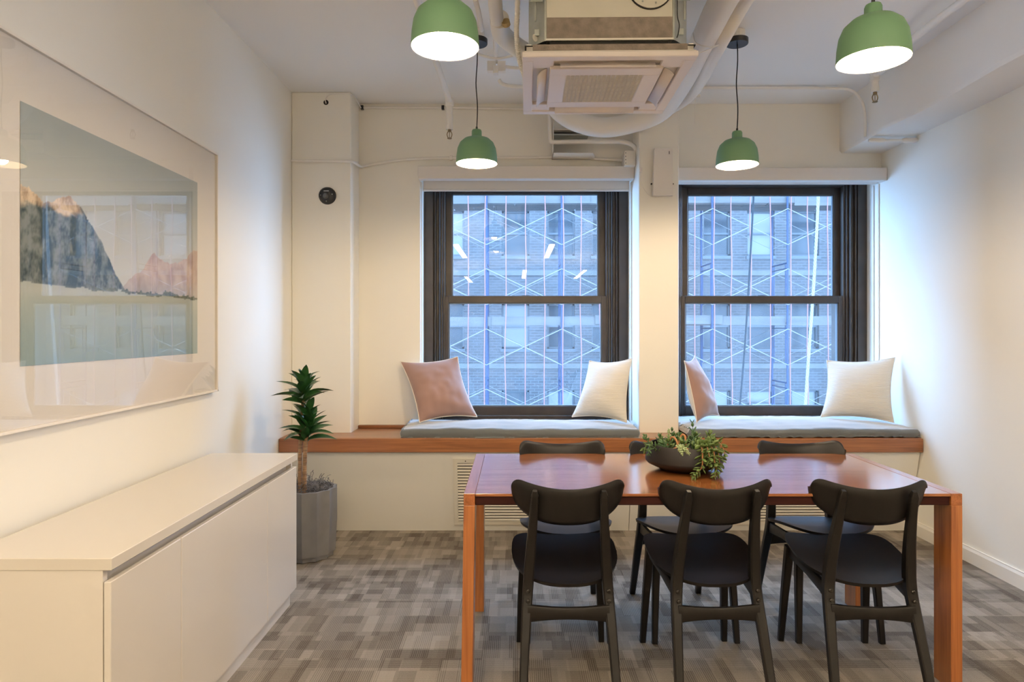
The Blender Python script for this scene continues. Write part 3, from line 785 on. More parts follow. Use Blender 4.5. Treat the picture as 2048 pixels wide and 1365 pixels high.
# ------------------------------------------------------------------ succulent bowl on the table
BC = Vector((.752, 2.925, TH + .0005))
t = thing('succulent_bowl', 'wide dark stoneware bowl of trailing green succulents on the table', 'plant', BC)
prof = [(0, 0), (.095, 0), (.105, .004), (.160, .030), (.169, .040), (.170, .048), (.152, .112), (.149, .116), (.144, .115), (.150, .080), (.145, .075), (0, .075)]
MB().lathe(prof, 56).build('bowl', 'bowl', t, smooth=True, angle=40)
MB().grid(lambda s, q: Vector((math.cos(6.2832 * s) * .145 * q, math.sin(6.2832 * s) * .145 * q, .088 + .01 * noise.noise(Vector((math.cos(6.2832 * s) * q * 4, math.sin(6.2832 * s) * q * 4, 0))))), 28, 6).build('soil', 'soil', t, smooth=True, angle=180)
def succ_leaf(L, W, T, mat):
    mb = MB(); n = 6
    pr = [(0, .0), (.12, .45), (.35, .85), (.62, 1), (.85, .72), (1, 0)]
    rings = []
    for (s, wv) in pr:
        if wv == 0: rings.append([mb.bm.verts.new((0, L * s, L * .18 * s * s))]); continue
        rings.append([mb.bm.verts.new((math.cos(2 * math.pi * j / n) * W / 2 * wv, L * s, L * .18 * s * s + math.sin(2 * math.pi * j / n) * T / 2 * wv)) for j in range(n)])
    for a, b in zip(rings, rings[1:]):
        for j in range(n):
            k = (j + 1) % n
            if len(a) == 1: mb.bm.faces.new((a[0], b[j], b[k]))
            elif len(b) == 1: mb.bm.faces.new((a[j], b[0], a[k]))
            else: mb.bm.faces.new((a[j], b[j], b[k], a[k]))
    o = mb.build('leaf', mat, smooth=True, angle=180); me = o.data; bpy.data.objects.remove(o); return me
SL = {'g': succ_leaf(.036, .020, .007, 'succ'), 'd': succ_leaf(.033, .0165, .007, 'succdark'), 'p': succ_leaf(.016, .010, .007, 'succpale')}
def sprig(pts, kind, n, size, seed, twig='succdark', tr=.0022, tip=True):
    rd = random.Random(seed); P = smooth_path(pts, 8)
    st = MB().tube(P, [tr * (1 - .5 * i / len(P)) for i in range(len(P))], 5).build('sprig', twig, t, smooth=True)
    fr = ease_frames(P)
    for i in range(n):
        k = (i + .6) / n; q = min(len(P) - 1, int(k * (len(P) - 1))); p = P[q]; T = (P[min(q + 1, len(P) - 1)] - P[max(q - 1, 0)]).normalized()
        for h in (0, 1):
            az = (i % 2) * math.pi / 2 + h * math.pi + rd.uniform(-.4, .4)
            side = fr[q][0] * math.cos(az) + fr[q][1] * math.sin(az)
            lift = .35 + .9 * k ** 3
            d = (side + T * lift + Vector((0, 0, .15))).normalized(); xx = d.cross(T).normalized(); zz = xx.cross(d).normalized()
            s = size * rd.uniform(.8, 1.15) * (1 - .35 * k ** 4)
            o = bpy.data.objects.new('leaf', SL[kind]); COL.objects.link(o); o.parent = st
            m = Matrix((xx, d, zz)).transposed().to_4x4()
            o.matrix_local = Matrix.Translation(p) @ m @ Matrix.Diagonal((s, s, s, 1))
    return st
Z = .088
sprig([(.035, -.02, Z), (.040, -.01, .145), (.036, -.005, .215)], 'd', 8, .95, 1)                       # the tall upright one
sprig([(-.09, .02, Z), (-.105, .02, .12), (-.10, .03, .155)], 'd', 6, .8, 2)
sprig([(-.12, -.02, Z), (-.165, -.03, .125), (-.185, -.04, .155)], 'd', 7, .8, 3)
sprig([(-.13, -.05, Z), (-.175, -.06, .115), (-.195, -.07, .095)], 'g', 6, .8, 4)
sprig([(-.12, -.07, Z), (-.168, -.08, .12), (-.178, -.09, .075)], 'd', 6, .75, 5)
sprig([(-.05, .04, Z), (-.04, .05, .125), (-.042, .05, .165)], 'd', 7, .85, 6)
sprig([(-.02, .05, Z), (-.01, .06, .12), (.0, .07, .15)], 'd', 6, .85, 7)
sprig([(-.07, -.05, Z), (-.075, -.06, .12), (-.085, -.06, .14)], 'g', 6, .85, 8)
sprig([(.08, .0, Z), (.105, -.01, .13), (.112, -.02, .165)], 'g', 8, .95, 9, 'twig')
sprig([(.06, -.05, Z), (.085, -.06, .125), (.105, -.075, .145)], 'g', 7, 1.0, 10)
sprig([(.02, -.06, Z), (.03, -.08, .12), (.045, -.09, .135)], 'g', 6, 1.0, 11)
sprig([(.01, .0, Z), (.015, .01, .12), (.0, .01, .140)], 'd', 6, .85, 12)
sprig([(.05, .05, Z), (.06, .06, .12), (.075, .06, .145)], 'g', 6, .9, 13)
for k in range(9):
    a = k * .7 + .2; r0 = .055 + .05 * (k % 3) / 2
    sprig([(math.cos(a) * r0, math.sin(a) * r0, Z), (math.cos(a) * r0 * 1.1, math.sin(a) * r0 * 1.1, .112), (math.cos(a) * r0 * 1.25, math.sin(a) * r0 * 1.2, .132)], 'gd'[k % 2], 6, .95, 40 + k)
sprig([(-.07, .0, Z), (-.068, .0, .15), (-.066, .0, .175)], 'p', 12, .9, 14, 'succpale', .0015)
# trailing strands over the rim and down to the table
sprig([(.04, -.09, .10), (.040, -.135, .128), (.034, -.172, .100), (.028, -.186, .050), (.008, -.190, .026), (-.012, -.205, .010)], 'g', 20, .95, 15, 'twig', .004)
sprig([(.06, -.08, .10), (.075, -.130, .130), (.082, -.172, .105), (.080, -.190, .065), (.088, -.196, .035), (.070, -.215, .012)], 'g', 19, 1.0, 16, 'twig', .003)
sprig([(.07, -.07, .10), (.092, -.120, .132), (.105, -.150, .105), (.106, -.170, .070), (.100, -.180, .045)], 'g', 11, 1.05, 17, 'twig', .003)
sprig([(.06, -.09, .10), (.060, -.145, .125), (.060, -.178, .095), (.064, -.190, .060)], 'g', 10, 1.05, 18, 'twig', .003)
sprig([(.085, -.05, .10), (.12, -.085, .135), (.135, -.115, .12), (.14, -.14, .085)], 'g', 8, 1.0, 19, 'twig', .003)
sprig([(-.03, -.08, Z), (-.045, -.125, .120), (-.035, -.148, .116), (-.02, -.160, .10)], 'p', 18, 1.0, 20, 'succpale', .002)
sprig([(-.06, -.08, Z), (-.058, -.120, .122), (-.055, -.152, .112), (-.05, -.165, .098)], 'p', 14, .9, 21, 'succpale', .002)
for i, pts in enumerate([[(-.08, .0, .09), (-.06, -.02, .145), (-.045, -.05, .135), (-.04, -.06, .10)], [(-.03, .0, .09), (-.015, -.01, .15), (.0, -.02, .148), (.0, -.03, .10)], [(-.09, -.10, .10), (-.05, -.13, .121), (.0, -.125, .105)]]):
    MB().tube(smooth_path(pts, 6), .0045, 6).build('twig', 'twig', t, smooth=True)

# ------------------------------------------------------------------ pendant lamps
def make_pendant():
    p = thing('pendant_lamp', '', 'lamp')
    # z = 0 at the rim; the shade hangs from the canopy on the ceiling
    outer = [(.1135, 0), (.1145, .004), (.112, .045), (.106, .085), (.093, .115), (.070, .136), (.045, .145), (.030, .148), (.028, .152), (.0275, .180), (.024, .188), (.012, .191), (0, .191)]
    inner = [(.1115, .001), (.1095, .045), (.1035, .084), (.090, .112), (.067, .132), (.043, .141), (0, .143)]
    MB().lathe(outer, 48).build('shade', 'green', p, smooth=True, angle=40)
    MB().lathe([(.1135, 0), (.1115, .001)] + inner[1:], 48).build('shade_lining', 'shadein', p, smooth=True, angle=60)
    MB().lathe([(0, .042), (.016, .044), (.028, .056), (.031, .072), (.027, .090), (.016, .108), (.014, .142)], 20).build('bulb', 'bulb', p, smooth=True)
    return p
PEN = [(-.215, 3.63, 2.293, 'green dome pendant lamp hanging in front of left window'),
       (1.228, 3.63, 2.284, 'green dome pendant lamp hanging in front of right window'),
       (-.237, 2.205, 2.325, 'large looking green dome pendant lamp at top left, nearest the picture'),
       (1.204, 2.205, 2.279, 'large looking green dome pendant lamp at top right, near the beam')]
pp = make_pendant(); index_kids()
for i, (x, y, z, lab) in enumerate(PEN):
    o = pp if i == 0 else copy_tree(pp)
    o.location = (x, y, z); o['label'] = lab; o['group'] = 'green pendant lamps over the table'
    zc = ZC - z; sw = [.0, .004, -.004, .003, 0]
    MB().tube(smooth_path([(sw[k], .0, .188 + (zc - .03 - .188) * k / 4) for k in range(5)], 5), .0032, 6).build('cord', 'cord', o, smooth=True)
    MB().cyl((0, 0, .186), (0, 0, .205), .006, n=8).build('cord_grip', 'blackm', o)
    MB().lathe([(0, zc - .075), (.058, zc - .075), (.060, zc - .072), (.060, zc - .048), (0, zc - .046)], 28).build('canopy', 'blackm', o, smooth=True, angle=40)
    MB().cyl((0, 0, zc - .05), (0, 0, zc - .002), .043, n=16).build('ceiling_box', 'pipe', o)
    l = bpy.data.lights.new('pendant_bulb', 'POINT'); l.energy = BULB_W; l.color = WARM; l.shadow_soft_size = .03
    lo = bpy.data.objects.new('pendant_bulb', l); COL.objects.link(lo); lo.location = (x, y, z + .028)
# linear lamps of the office behind the camera; near row moved for top light
for i, (x, y, L) in enumerate(LED_BARS):
    t = thing('linear_lamp', ['white linear lamp behind the camera, near row, leftmost', 'white linear lamp behind the camera, near row, middle one', 'white linear lamp behind the camera, near row, rightmost', 'white linear lamp behind the camera, middle row, left one', 'white linear lamp behind the camera, middle row, right one', 'white linear lamp in the far back corner by the right wall', 'white linear lamp in the far back corner by the left wall'][i], 'lamp', (x, y, 2.66), group='linear lamps behind the camera')
    MB().box(-.05, .05, -L / 2, L / 2, 0, .05, bev=.004).build('housing', 'trimwhite', t)
    for s in (-1, 1): MB().cyl((0, s * L * .4, .05), (0, s * L * .4, ZC - 2.66), .002, n=5).build('wire', 'steel', t)

# ------------------------------------------------------------------ ceiling cassette air conditioner
AC = Vector((.385, 2.97, 2.467)); HW = .352
t = thing('air_conditioner', 'white ceiling cassette air conditioner with open louvres above the table', 'air conditioner', AC, R(-1.0))
pn = MB()
o0, i0 = HW, HW - .045
for (a, b, c, d) in ((-o0, o0, -o0, -i0), (-o0, o0, i0, o0), (-o0, -i0, -i0, i0), (i0, o0, -i0, i0)): pn.box(a, b, c, d, 0, .022, bev=.003)
pn.build('panel_frame', 'acwhite', t)
i1 = .222
for sx in (-1, 1):
    for sy in (-1, 1):
        a, b = sorted((sx * i1, sx * (i0 + .002))); c, d = sorted((sy * i1, sy * (i0 + .002))); MB().box(a, b, c, d, .006, .022, bev=.002).build('corner_cover', 'acwhite', t)
MB().box(-o0 + .01, o0 - .01, -o0 + .01, o0 - .01, .045, .05).build('backing', 'dark', t)
g0 = .236; gw = .165
fp = MB()
for (a, b, c, d) in ((-g0, g0, -g0, -gw), (-g0, g0, gw, g0), (-g0, -gw, -gw, gw), (gw, g0, -gw, gw)): fp.box(a, b, c, d, -.004, .012, bev=.002)
fp.build('intake_panel', 'acwhite', t)
gr = MB(); NGX, NGY = 17, 30
for i in range(NGX + 1):
    x = -gw + 2 * gw * i / NGX; gr.box(x - .0028, x + .0028, -gw, gw, -.002, .012)
for j in range(NGY + 1):
    y = -gw + 2 * gw * j / NGY; gr.box(-gw, gw, y - .0019, y + .0019, -.002, .010)
gr.build('grille', 'acgrille', t)
MB().box(-gw, gw, -gw, gw, .013, .016).build('filter', pmat('ac_filter', (.34, .29, .23), .9), t)
for k in range(4):
    lv = MB(); lv.grid(lambda s, q: Vector(((2 * s - 1) * .195, .052 * (q - .5), -.006 + .006 * math.cos(math.pi * (q - .5)))), 1, 6)
    o = lv.build('louvre', 'acwhite', t, smooth=True)
    o.modifiers.new('solid', 'SOLIDIFY').thickness = .004
    o.matrix_local = Matrix.Rotation(k * math.pi / 2, 4, 'Z') @ Matrix.Translation((0, -.272, .006)) @ Matrix.Rotation(R(38), 4, 'X')
MB().box(-.345, .345, -.345, .345, .022, .027).box(-.335, -.315, -.340, .34, .027, .055).box(.315, .335, -.34, .34, .027, .055).box(-.335, .335, -.34, -.32, .027, .050).box(-.335, .335, .32, .34, .027, .050).build('panel_flange', 'trimwhite', t)
MB().box(-.31, .31, -.346, -.3405, .028, .052).build('flange_foam', 'foam', t)
bd = MB(); bd.box(-.255, .255, -.325, .325, .075, .42, bev=.002); bd.box(-.325, .325, -.255, .255, .075, .42, bev=.002)
bd.build('body', 'panelmetal', t)
MB().box(-.253, .253, -.3285, -.3255, .082, .168).build('body_foam', 'foam', t)
MB().box(-.257, .257, -.330, -.32, .075, .083).build('body_lip', 'trimwhite', t)
MB().box(-.24, .24, -.318, .318, .052, .076).build('body_gap', 'dark', t)
for sx in (-1, 1):
    cn = MB(); cn.prism([(.255, -.325), (.262, -.325), (.325, -.262), (.325, -.255), (.255, -.255)], lambda u, v, k: Vector((sx * u, v, .075 if k == 0 else .42)))
    cn.build('corner_post', 'steel', t)
    cn = MB(); cn.prism([(.255, .325), (.262, .325), (.325, .262), (.325, .255), (.255, .255)], lambda u, v, k: Vector((sx * u, v, .075 if k == 0 else .42)))
    cn.build('corner_post', 'steel', t)
    br = MB(); br.box(min(sx * .265, sx * .325), max(sx * .265, sx * .325), -.345, -.275, .262, .266); br.box(min(sx * .27, sx * .32), max(sx * .27, sx * .32), -.345, -.341, .225, .266)
    br.build('hanger_bracket', 'steel', t)
    MB().cyl((sx * .30, -.335, .150), (sx * .30, -.335, ZC - AC.z - .002), .005, n=8).build('threaded_rod', 'steel', t)
    MB().cyl((sx * .30, -.335, .245), (sx * .30, -.335, .262), .010, n=6).build('nut', 'steel', t)
    MB().box(min(sx * .283, sx * .302), max(sx * .283, sx * .302), -.308, -.300, .105, .130).build('clip', 'steel', t)
# round duct collar on the front of the body
col = MB(); col.lathe([(.052, 0), (.088, 0), (.088, .006), (.052, .006), (.052, 0)], 40)
o = col.build('duct_collar', 'panelmetal', t, smooth=True, angle=30); o.matrix_local = Matrix.Translation((.165, -.3265, .290)) @ Matrix.Rotation(R(90), 4, 'X')
o = MB().lathe([(.088, -.001), (.0925, -.001), (.0925, .004), (.088, .004), (.088, -.001)], 40).build('collar_gasket', 'dark', t, smooth=True, angle=30); o.matrix_local = Matrix.Translation((.165, -.3265, .290)) @ Matrix.Rotation(R(90), 4, 'X')
o = MB().lathe([(0, .003), (.050, .003), (.052, .004), (.052, .007), (0, .0075)], 32).build('collar_cap', 'acwhite', t, smooth=True, angle=30); o.matrix_local = Matrix.Translation((.165, -.3265, .290)) @ Matrix.Rotation(R(90), 4, 'X')
for a in range(8):
    o = MB().lathe([(0, .002), (.003, .0018), (.0042, 0)], 8).build('screw', 'steel', t); o.matrix_local = Matrix.Translation((.165 + math.cos(a * .785 + .3) * .070, -.3335, .290 + math.sin(a * .785 + .3) * .070)) @ Matrix.Rotation(R(90), 4, 'X')
o = MB().lathe([(0, .002), (.014, .002), (.015, 0)], 20).build('plug', 'trimwhite', t); o.matrix_local = Matrix.Translation((-.300, -.304, .097)) @ Matrix.Rotation(R(45), 4, 'Z') @ Matrix.Rotation(R(90), 4, 'X')
MB().tube(smooth_path([(.270, -.335, .24), (.272, -.330, .17), (.280, -.328, .135), (.276, -.328, .10), (.27, -.330, .082)], 5), .0022, 5).build('wire', 'cord', t, smooth=True)

# ------------------------------------------------------------------ pipes, conduits, sprinklers
def pipe(name, pts, r, label, cat='pipe', mat='pipe', n=12, k=8, extra=None, group=None):
    P = smooth_path(pts, k); o0_ = P[0].copy()
    t = thing(name, label, cat, o0_, group=group)
    mb = MB().tube([p - o0_ for p in P], r, n); mb.build('pipe_run', mat, t, smooth=True)
    return t
# fat wrapped pipe that passes right of the unit and loops under its back
pA = pipe('insulated_pipe', [(.86, 1.2, 2.90), (.93, 2.2, 2.89), px(1448, -3, 2.98), px(1404, 86, 3.45), px(1360, 172, 4.02), px(1322, 222, 4.32), px(1268, 245, 4.40), px(1205, 255, 4.42), px(1145, 240, 4.42), px(1105, 205, 4.42), px(1090, 150, 4.36)], .066, 'fat white wrapped pipe looping behind the air conditioner', n=16)
pB = pipe('insulated_pipe', [(1.02, 1.2, 2.96), (1.06, 2.2, 2.955), px(1492, -3, 3.12), px(1441, 86, 3.38), px(1385, 185, 4.20), px(1330, 224, 4.50), px(1290, 243, 4.53)], .038, 'slimmer white wrapped pipe hugging the right side of the fat one', n=14)
pC = pipe('insulated_pipe', [(-.095, 1.0, 2.86), (-.093, 2.0, 2.855), px(990, 0, 2.90), px(996, 52, 3.22), px(1000, 62, 3.30)], .032, 'white wrapped pipe left of the air conditioner, ending in torn elbow', n=14)
el = smooth_path([px(999, 38, 3.13), px(1003, 66, 3.26), px(1022, 85, 3.34), px(1050, 104, 3.38), px(1085, 118, 3.40)], 6)
MB().tube([p - pC.location for p in el], .047, 16).build('elbow_wrap', 'pipe', pC, smooth=True)
MB().tube([p - pC.location for p in [px(1011, 42, 3.1), px(1013, 50, 3.12)]], .020, 10).build('torn_insulation', pmat('torn_insulation', (.45, .33, .15), .9), pC)
# corrugated flexible conduit
cp = smooth_path([(.01, 1.2, 2.96), (.012, 2.0, 2.93), px(1035, 0, 2.72), px(1033, 60, 2.86), px(1036, 105, 2.92), px(1043, 135, 2.95), px(1054, 165, 2.98)], 22)
t = thing('flexible_conduit', 'ribbed cream flexible conduit running down beside the air conditioner', 'pipe', cp[0])
MB().tube([p - cp[0] for p in cp], [.0118 if i % 2 else .0095 for i in range(len(cp))], 10).build('ribbed_hose', 'pipe', t, smooth=True, angle=20)
# sprinkler lines
def sprinkler(pts, drop, head, label):
    t = pipe('sprinkler', pts, .020, label, 'sprinkler', group='ceiling sprinklers'); L = t.location
    e = Vector(pts[-1]); z0, z1 = e.z + .02, head
    MB().tube([Vector((e.x, e.y, z0)) - L, Vector((e.x, e.y, z0 - .05)) - L, Vector((e.x, e.y, z0 - .055)) - L, Vector((e.x, e.y, z1 + .05)) - L], [.029, .029, .022, .022], 14).build('drop_pipe', 'pipe', t, smooth=True)
    MB().tube([Vector((e.x, e.y, z1 + .052)) - L, Vector((e.x, e.y, z1 + .025)) - L], [.025, .025], 8).build('reducer', 'pipe', t)
    h = MB(); c = Vector((e.x, e.y, z1)) - L
    h.cyl(c + Vector((0, 0, .03)), c + Vector((0, 0, .010)), .012, n=8)
    for s in (-1, 1): h.tube(smooth_path([c + Vector((s * .010, 0, .012)), c + Vector((s * .017, 0, -.008)), c + Vector((s * .010, 0, -.030)), c + Vector((0, 0, -.034))], 4), .0032, 6)
    h.cyl(c + Vector((0, 0, .01)), c + Vector((0, 0, -.03)), .0025, n=6); h.cyl(c + Vector((0, 0, -.034)), c + Vector((0, 0, -.037)), .016, n=10)
    h.build('sprinkler_head', 'brass', t)
    return t
sprinkler([(-.47, 1.2, 2.95), (-.47, 2.6, 2.945), px(871, 118, 3.81), px(899, 203, 4.47)], 0, 2.715, 'white sprinkler pipe with brass head near left window')
s2 = sprinkler([(2.12, 1.2, 2.965), (2.15, 2.6, 2.96), px(1826, 78, 3.55), px(1750, 152, 4.07)], 0, 2.825, 'white sprinkler pipe with brass head in front of the beam')
MB().tube([Vector((2.16, 3.2, 2.965)) - s2.location, Vector((2.16, 3.2, ZC)) - s2.location], .006, 8).build('hanger_rod', 'pipe', s2)
# conduit on the ceiling that turns down the beam
cA = pipe('conduit', [px(1395, 176, 4.44), px(1540, 176, 4.44), px(1668, 177, 4.44), px(1705, 183, 4.43), px(1724, 205, 4.42), px(1730, 235, 4.415), px(1730, 274, 4.41)], .010, 'white conduit crossing the ceiling and bending down the beam', group='white conduits')
ft = MB(); a, b = px(1737, 281, 4.38), px(1770, 281, 4.38); ft.tube([a, (a * .8 + b * .2), (a * .2 + b * .8), b], [.010, .017, .017, .011], 10); c_, d_ = px(1803, 281, 4.38), px(1836, 281, 4.38)
ft.tube([b, c_], .009, 8); ft.tube([c_, c_ * .8 + d_ * .2, c_ * .2 + d_ * .8, d_], [.011, .018, .018, .012], 10)
for v in ft.bm.verts: v.co -= cA.location
ft.build('elbow_fitting', 'pipe', cA, smooth=True)
# conduit along the window wall, over the pilaster and across to the junction box
cB = pipe('conduit', [(-1.555, YP - .013, 2.548), (-1.30, YP - .013, 2.545), (-1.16, YP - .013, 2.543), (-1.128, YP + .02, 2.543), (-1.125, YB - .04, 2.560), (-1.09, YB - .014, 2.575), (-.85, YB - .013, 2.612), (-.60, YB - .013, 2.628), (0, YB - .013, 2.632), (.45, YB - .013, 2.634), (.60, YB - .014, 2.622), (.80, YB - .016, 2.612)], .010, 'long white conduit on the window wall above the left window', group='white conduits')
cb2 = MB()
for x, z in ((-.47, 2.629), (.39, 2.634)): cb2.box(x - .012, x + .012, YB - .025, YB - .001, z - .016, z + .016, bev=.003)
for v in cb2.bm.verts: v.co -= cB.location
cb2.build('strap', 'pipe', cB)
t = thing('junction_box', 'white metal junction box beside the pier above left window', 'box', (.815, YB, 2.545), group='junction boxes')
MB().box(-.038, .042, -.135, -.002, 0, .105, bev=.002).build('box_body', 'trimwhite', t)
for k in range(4): MB().cyl((-.030, -.1352, .016 + .024 * k), (-.030, -.1362, .016 + .024 * k), .003, n=8).build('screw', 'dark', t)
cC = pipe('conduit', [px(1098, 190, 4.64), px(1100, 240, 4.64), px(1101, 278, 4.64), px(1106, 284, 4.64), px(1140, 284, 4.64), px(1225, 283, 4.64), px(1250, 285, 4.65), px(1268, 293, 4.67), px(1273, 312, 4.69)], .016, 'white bent pipe running into the box beside the pier', group='white conduits')
# sheet-metal bracket on the wall below the looping pipe
t = thing('metal_bracket', 'white painted sheet metal tray on the wall under the looping pipe', 'bracket', (.42, YB, 2.62))
br = MB(); br.prism([(-.155, -.18), (.125, -.18), (.150, -.10), (.155, -.002), (-.155, -.002)], lambda u, v, k: Vector((u, v, 0 if k == 0 else .004)))
br.box(-.155, -.151, -.18, -.002, 0, .20); br.box(-.155, .15, -.014, -.002, .0, .22)
br.build('tray', 'trimwhite', t)
MB().box(-.150, .10, -.150, -.010, .135, .145).build('damper_blade', 'steel', t); MB().box(-.150, .12, -.16, -.010, .17, .175).build('upper_plate', 'trimwhite', t)
# raceway along the top of the wall with its clips, and the cable out of the pilaster
cD = pipe('wall_raceway', [(-1.13, YB - .012, 2.998), (-.5, YB - .012, 2.998), (0, YB - .012, 2.990), (.35, YB - .012, 2.985)], .009, 'thin white cable run along the wall top left of the unit', 'cable', group='white conduits')
cl = MB()
for x in (-1.12, -.53): cl.box(x - .010, x + .010, YB - .026, YB - .001, 2.982, 3.012, bev=.002)
for v in cl.bm.verts: v.co -= cD.location
cl.build('clip', 'blackm', cD)
t = thing('pilaster_cable', 'thin white cable looping out of a dark hole in the left pilaster', 'cable', px(652, 205, YP))
o = MB().lathe([(0, .002), (.017, .002), (.018, 0)], 20).build('hole', 'dark', t); o.matrix_local = Matrix.Rotation(R(90), 4, 'X')
q = [px(652, 207, YP - .004), px(651, 198, YP - .03), px(660, 189, YP - .03), px(685, 187, YP - .02), px(705, 190, YP - .012), px(714, 202, YP + .02), px(722, 216, YB - .03)]
MB().tube([p - t.location for p in smooth_path(q, 6)], .0035, 6).build('cable_run', 'pipe', t, smooth=True)
# boxes and tubes on the ceiling left of the unit
t = thing('junction_box', 'pair of cream ceiling junction plates left of the air conditioner', 'box', px(993, 134, 3.95), group='junction boxes')
b0 = t.location
mbx = MB(); mbx.box(-.055, -.004, -.02, .02, -.03, .03, bev=.002); mbx.box(.006, .055, -.02, .02, -.032, .030, bev=.002); mbx.box(-.02, .012, -.025, .02, -.045, .0, bev=.002); mbx.build('box_body', 'pipe', t)
MB().cyl((0, 0, .02), (0, 0, ZC - b0.z), .006, n=8).build('rod', 'pipe', t)
for i, q in enumerate([[px(955, 108, 3.8), px(975, 114, 3.8), px(1000, 117, 3.8), px(1030, 110, 3.8), px(1065, 100, 3.8)],
                       [px(1010, 134, 3.95), px(1030, 136, 3.95), px(1070, 138, 3.95)],
                       [px(998, 160, 4.05), px(1005, 168, 4.05), px(1025, 173, 4.05), px(1075, 174, 4.05)],
                       [px(988, 20, 3.2), px(990, 70, 3.55), px(992, 112, 3.8)],
                       [px(950, -4, 2.75), px(958, 30, 3.1), px(963, 60, 3.4)]]):
    pipe('conduit', q, [.008, .010, .012, .014, .012][i], ['short curved white conduit above the ceiling junction plates', 'short straight white conduit leaving the junction plates rightward', 'curved white conduit at the ceiling below the junction plates', 'white pipe along the ceiling above the junction plates', 'white pipe beside the left pendant cap at the ceiling'][i], group='white conduits')
# zip ties round the wrapped pipes, with dangling tail
t = thing('cable_tie', 'cream cable tie with a long dangling tail right of the unit', 'cable tie', px(1390, 192, 4.25), group='cable ties on the pipes')
L = t.location
MB().box(-.035, .035, -.008, .008, -.009, .009, bev=.003).build('clasp', 'trimwhite', t)
MB().tube(smooth_path([(0, 0, 0), (.001, 0, -.09), (-.001, 0, -.185)], 5), .0022, 5).build('tail', 'trimwhite', t)
MB().tube([p - L for p in smooth_path([px(1375, 190, 4.26), px(1362, 194, 4.22), px(1340, 200, 4.2)], 5)], .004, 6).build('strap', 'trimwhite', t)
t = thing('cable_tie', 'cream looped tie wire round the two wrapped pipes at top', 'cable tie', px(1384, 72, 3.3), group='cable ties on the pipes'); L = t.location
MB().tube([p - L for p in smooth_path([px(1386, 66, 3.36), px(1392, 86, 3.28), px(1420, 94, 3.26), px(1448, 86, 3.4), px(1420, 98, 3.28), px(1394, 109, 3.1)], 6)], .0028, 5).build('strap', 'trimwhite', t)

# ------------------------------------------------------------------ wall devices
t = thing('access_point', 'white rectangular wireless antenna box on the pier between windows', 'wall device', (1.018, YP, 2.30))
MB().prism([(-.068, 0), (.068, 0), (.066, .322), (-.056, .326), (-.060, .31)], lambda u, v, k: Vector((u, -.012 if k == 0 else -.045, v))).build('cover', 'device', t)
MB().box(-.05, .05, -.014, -.001, .03, .29, bev=.003).build('mount', 'device', t)
MB().box(.040, .044, -.0465, -.0448, .285, .306).build('status_window', 'farframe', t)
q = [(-.155, -.003, .34), (-.150, -.004, .22), (-.150, -.006, .12), (-.11, -.006, .03), (-.06, -.006, -.004), (0, -.010, .0)]
MB().tube(smooth_path(q, 6), .0018, 5).build('cable', 'pipe', t, smooth=True)
MB().box(-.157, -.138, -.016, -.002, .17, .20, bev=.003).build('cable_clip', 'device', t)
for sx in (-.072, .077): MB().cyl((sx, -.001, .088), (sx, -.008, .088), .006, n=10).build('mounting_screw', 'dark', t)
t = thing('alarm_sounder', 'round black alarm disc with clear centre lens on left pilaster', 'alarm', px(655, 392, YP))
MA = Matrix.Rotation(R(90), 4, 'X')
for nm, pr, mt in (('body', [(0, .030), (.030, .030), (.046, .026), (.058, .014), (.061, 0)], 'blackm'), ('lens', [(0, .046), (.012, .044), (.020, .036), (.022, .028)], pmat('lens_grey', (.12, .12, .12), .1))):
    o = MB().lathe(pr, 32).build(nm, mt, t, smooth=True, angle=50); o.matrix_local = (Matrix.Translation((-.004, 0, -.006)) if nm == 'lens' else Matrix()) @ MA
MB().box(-.018, .018, -.0325, -.030, .026, .030).build('nameplate', 'device', t)
for (x, z) in ((0, -.042), (-.040, 0), (.040, .006)):
    o = MB().lathe([(0, .003), (.003, .0025), (.004, 0)], 8).build('screw', 'steel', t); o.matrix_local = Matrix.Translation((x, -.0285, z)) @ MA

# ------------------------------------------------------------------ outside: street, brick building, scaffold
struct(MB().box(-25, 30, 6.5, 26, -10.2, -10).build('ground', 'asphalt'))
YBLD = 20.6; SB = F / YBLD
bld = thing('brick_building', 'brown brick office building across the street behind scaffolding', 'building', (0, YBLD, -10))
BZ0, BZ1 = -10, 13.0
cols = [(-10.5, 0)]
WC = []          # window centres in x
for xc in (915 - 178, 915 - 89, 905, 1031, 1122, 1211, 1434, 1522, 1611, 1700, 1789, 1878): WC.append((xc - 1031) / SB)
WC = [-8.2, -6.6, -5.0, -3.4, -2.05, 0.0, 1.43, 2.83, 4.55, 6.34, 7.72, 9.12, 10.52, 12.2, 13.6]
WW, WH = .86, 1.42
rows = [CAMH + (660 - y) / SB for y in (512, 698, 872)]                # sill heights
rows = [rows[0] + 2.83 * k for k in (3, 2, 1)] + rows + [rows[2] - 2.8, rows[2] - 5.6]
wl_ = MB()
